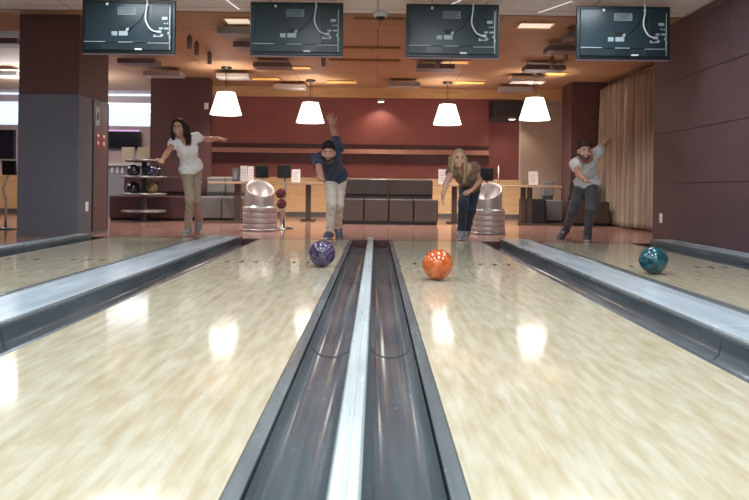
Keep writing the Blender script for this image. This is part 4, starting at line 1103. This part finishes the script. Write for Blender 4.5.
# woman at the far-left lane
J = dict(pel=vec(191.5, 170, 9.40), shA=vec(174, 143, 9.07), shB=vec(196, 137.5, 9.24), hipA=vec(187.3, 172.5, 9.37), hipB=vec(195.8, 172, 9.46),
         head=vec(178.8, 128.0, 9.03), elA=vec(167, 153, 8.84), wrA=vec(162.5, 160, 8.63), elB=vec(208, 139.6, 9.47), wrB=vec(217, 138.6, 9.66),
         knA=vec(190.3, 200, 9.17), ankA=vec(187.5, 230.5, 9.33), knB=vec(196, 201, 9.33), ankB=vec(199, 220, 9.66), toeA=vec(184.5, 235, 9.13), toeB=vec(197, 228, 9.53), flat='A')
J['hdA'] = (vec(160, 164, 8.52), n_((0.3, 0.1, 0.9)), 1, 0.35, 0.10); J['hdB'] = (vec(225, 138.4, 9.74), n_((0, 0.3, -1)), -1, 0.12, 0.15)
make_person(J, 'smiling dark-haired woman in white top and khaki trousers, arm swung back, by the maroon pillar',
            dict(id='woman_white', shirt=cloth('white_top', (0.80, 0.79, 0.80), 0.03), trousers=cloth('khaki_trousers', (0.33, 0.255, 0.185)), shoe=GS, sole=WSO, hairlen=0.13, hem=0.0, legw=0.94), True, (0.55, 0.29, 0.20), 'long', DKH,
            look=(0.02, -1, -0.06), up=(-0.12, 0, 1), sleeve=0.36)
# man in the navy shirt
J = dict(pel=vec(336, 178, 9.17), shA=vec(317.5, 159.5, 8.68), shB=vec(338, 148, 8.90), hipA=vec(331.5, 181, 9.14), hipB=vec(340, 179.5, 9.21),
         head=vec(328.6, 152.5, 8.56), elA=vec(319.3, 170.5, 8.42), wrA=vec(321, 177, 8.19), elB=vec(334.6, 133.5, 9.13), wrB=vec(331.8, 125.8, 9.36),
         knA=vec(331.5, 204, 8.88), ankA=vec(329.5, 233, 9.03), knB=vec(338.6, 205, 9.03), ankB=vec(338, 228, 9.32), toeA=vec(325.5, 238, 8.86), toeB=vec(340, 236, 9.20), flat='A')
J['hdA'] = (vec(322, 181.5, 8.08), n_((0.2, -0.3, 0.9)), 1, 0.30, 0.10); J['hdB'] = (vec(329.4, 114, 9.40), n_((0, -1, 0.2)), 1, 0.14, 0.26)
make_person(J, 'black-haired bearded man in navy shirt and beige trousers bending with one arm raised',
            dict(id='man_navy', shirt=cloth('navy_shirt', (0.022, 0.035, 0.085)), trousers=cloth('stone_trousers', (0.66, 0.57, 0.49)), shoe=NS, sole=WSO, hem=-0.02, legw=1.0), False, (0.50, 0.25, 0.17), 'short', BKH,
            look=(-0.02, -1, -0.22), up=(0.0, 0, 1), sleeve=0.62, beard=True, smile=False)
# blonde woman
J = dict(pel=vec(470, 187, 9.45), shA=vec(451.5, 172, 8.97), shB=vec(474, 167.5, 9.14), hipA=vec(465.5, 189, 9.40), hipB=vec(474.5, 188, 9.50),
         head=vec(458.6, 158.8, 8.93), elA=vec(446.3, 183, 8.76), wrA=vec(443.4, 193.5, 8.60), elB=vec(480, 181, 9.31), wrB=vec(472, 190, 9.13),
         knA=vec(463, 203, 9.03), ankA=vec(461, 231.5, 9.17), knB=vec(471, 211, 9.33), ankB=vec(467, 230.5, 9.60), toeA=vec(459.5, 237, 8.98), toeB=vec(465.5, 236.5, 9.46), flat='A')
J['hdA'] = (vec(442, 201, 8.55), n_((0.9, -0.2, 0)), 1, 0.3, 0.10); J['hdB'] = (vec(465.5, 193.3, 9.04), n_((0, 0.3, -1)), -1, 0.25, 0.2)
make_person(J, 'smiling blonde woman in olive-brown top and dark jeans crouching with a hand on her knee',
            dict(id='woman_blonde', shirt=cloth('olive_top', (0.20, 0.135, 0.085)), trousers=cloth('dark_jeans', (0.012, 0.024, 0.05)), shoe=GS, sole=WSO, hairlen=0.20, hairfwd=0.03, hem=-0.03, legw=0.96), True, (0.62, 0.36, 0.25), 'long', BLH,
            look=(0.04, -1, -0.05), up=(0.05, 0, 1), sleeve=0.22)
# man by the curtain
J = dict(pel=vec(587, 184, 9.32), shA=vec(575.5, 164, 8.96), shB=vec(597, 153, 9.15), hipA=vec(581.5, 186, 9.34), hipB=vec(591.5, 184.5, 9.30),
         head=vec(584.2, 151.2, 8.86), elA=vec(578.3, 174, 8.73), wrA=vec(583.5, 179, 8.52), elB=vec(604, 145, 9.39), wrB=vec(609.6, 140.5, 9.58),
         knA=vec(572.5, 211, 9.17), ankA=vec(566, 229.5, 9.50), knB=vec(590.5, 208, 8.98), ankB=vec(587.6, 233.8, 9.16), toeA=vec(559.5, 236.5, 9.42), toeB=vec(587.5, 239, 8.98), flat='B')
J['hdA'] = (vec(588, 182.8, 8.42), n_((0.2, 0.0, 0.9)), 1, 0.30, 0.10); J['hdB'] = (vec(616, 137.5, 9.66), n_((0.1, 0.4, -0.9)), -1, 0.18, 0.15)
make_person(J, 'bearded man in white T-shirt and grey jeans bending, one arm swung back before the curtain',
            dict(id='man_white', beard=(0.13, 0.065, 0.045), shirt=cloth('white_t_shirt', (0.70, 0.70, 0.70), 0.03), trousers=cloth('grey_jeans', (0.065, 0.062, 0.072), 0.25), shoe=DS, sole=WSO, hem=-0.02, legw=0.95, cuff=1.08), False, (0.55, 0.27, 0.20), 'short', BRH,
            look=(0.03, -1, -0.12), up=(0.05, 0, 1), sleeve=0.5, beard=True, smile=True)
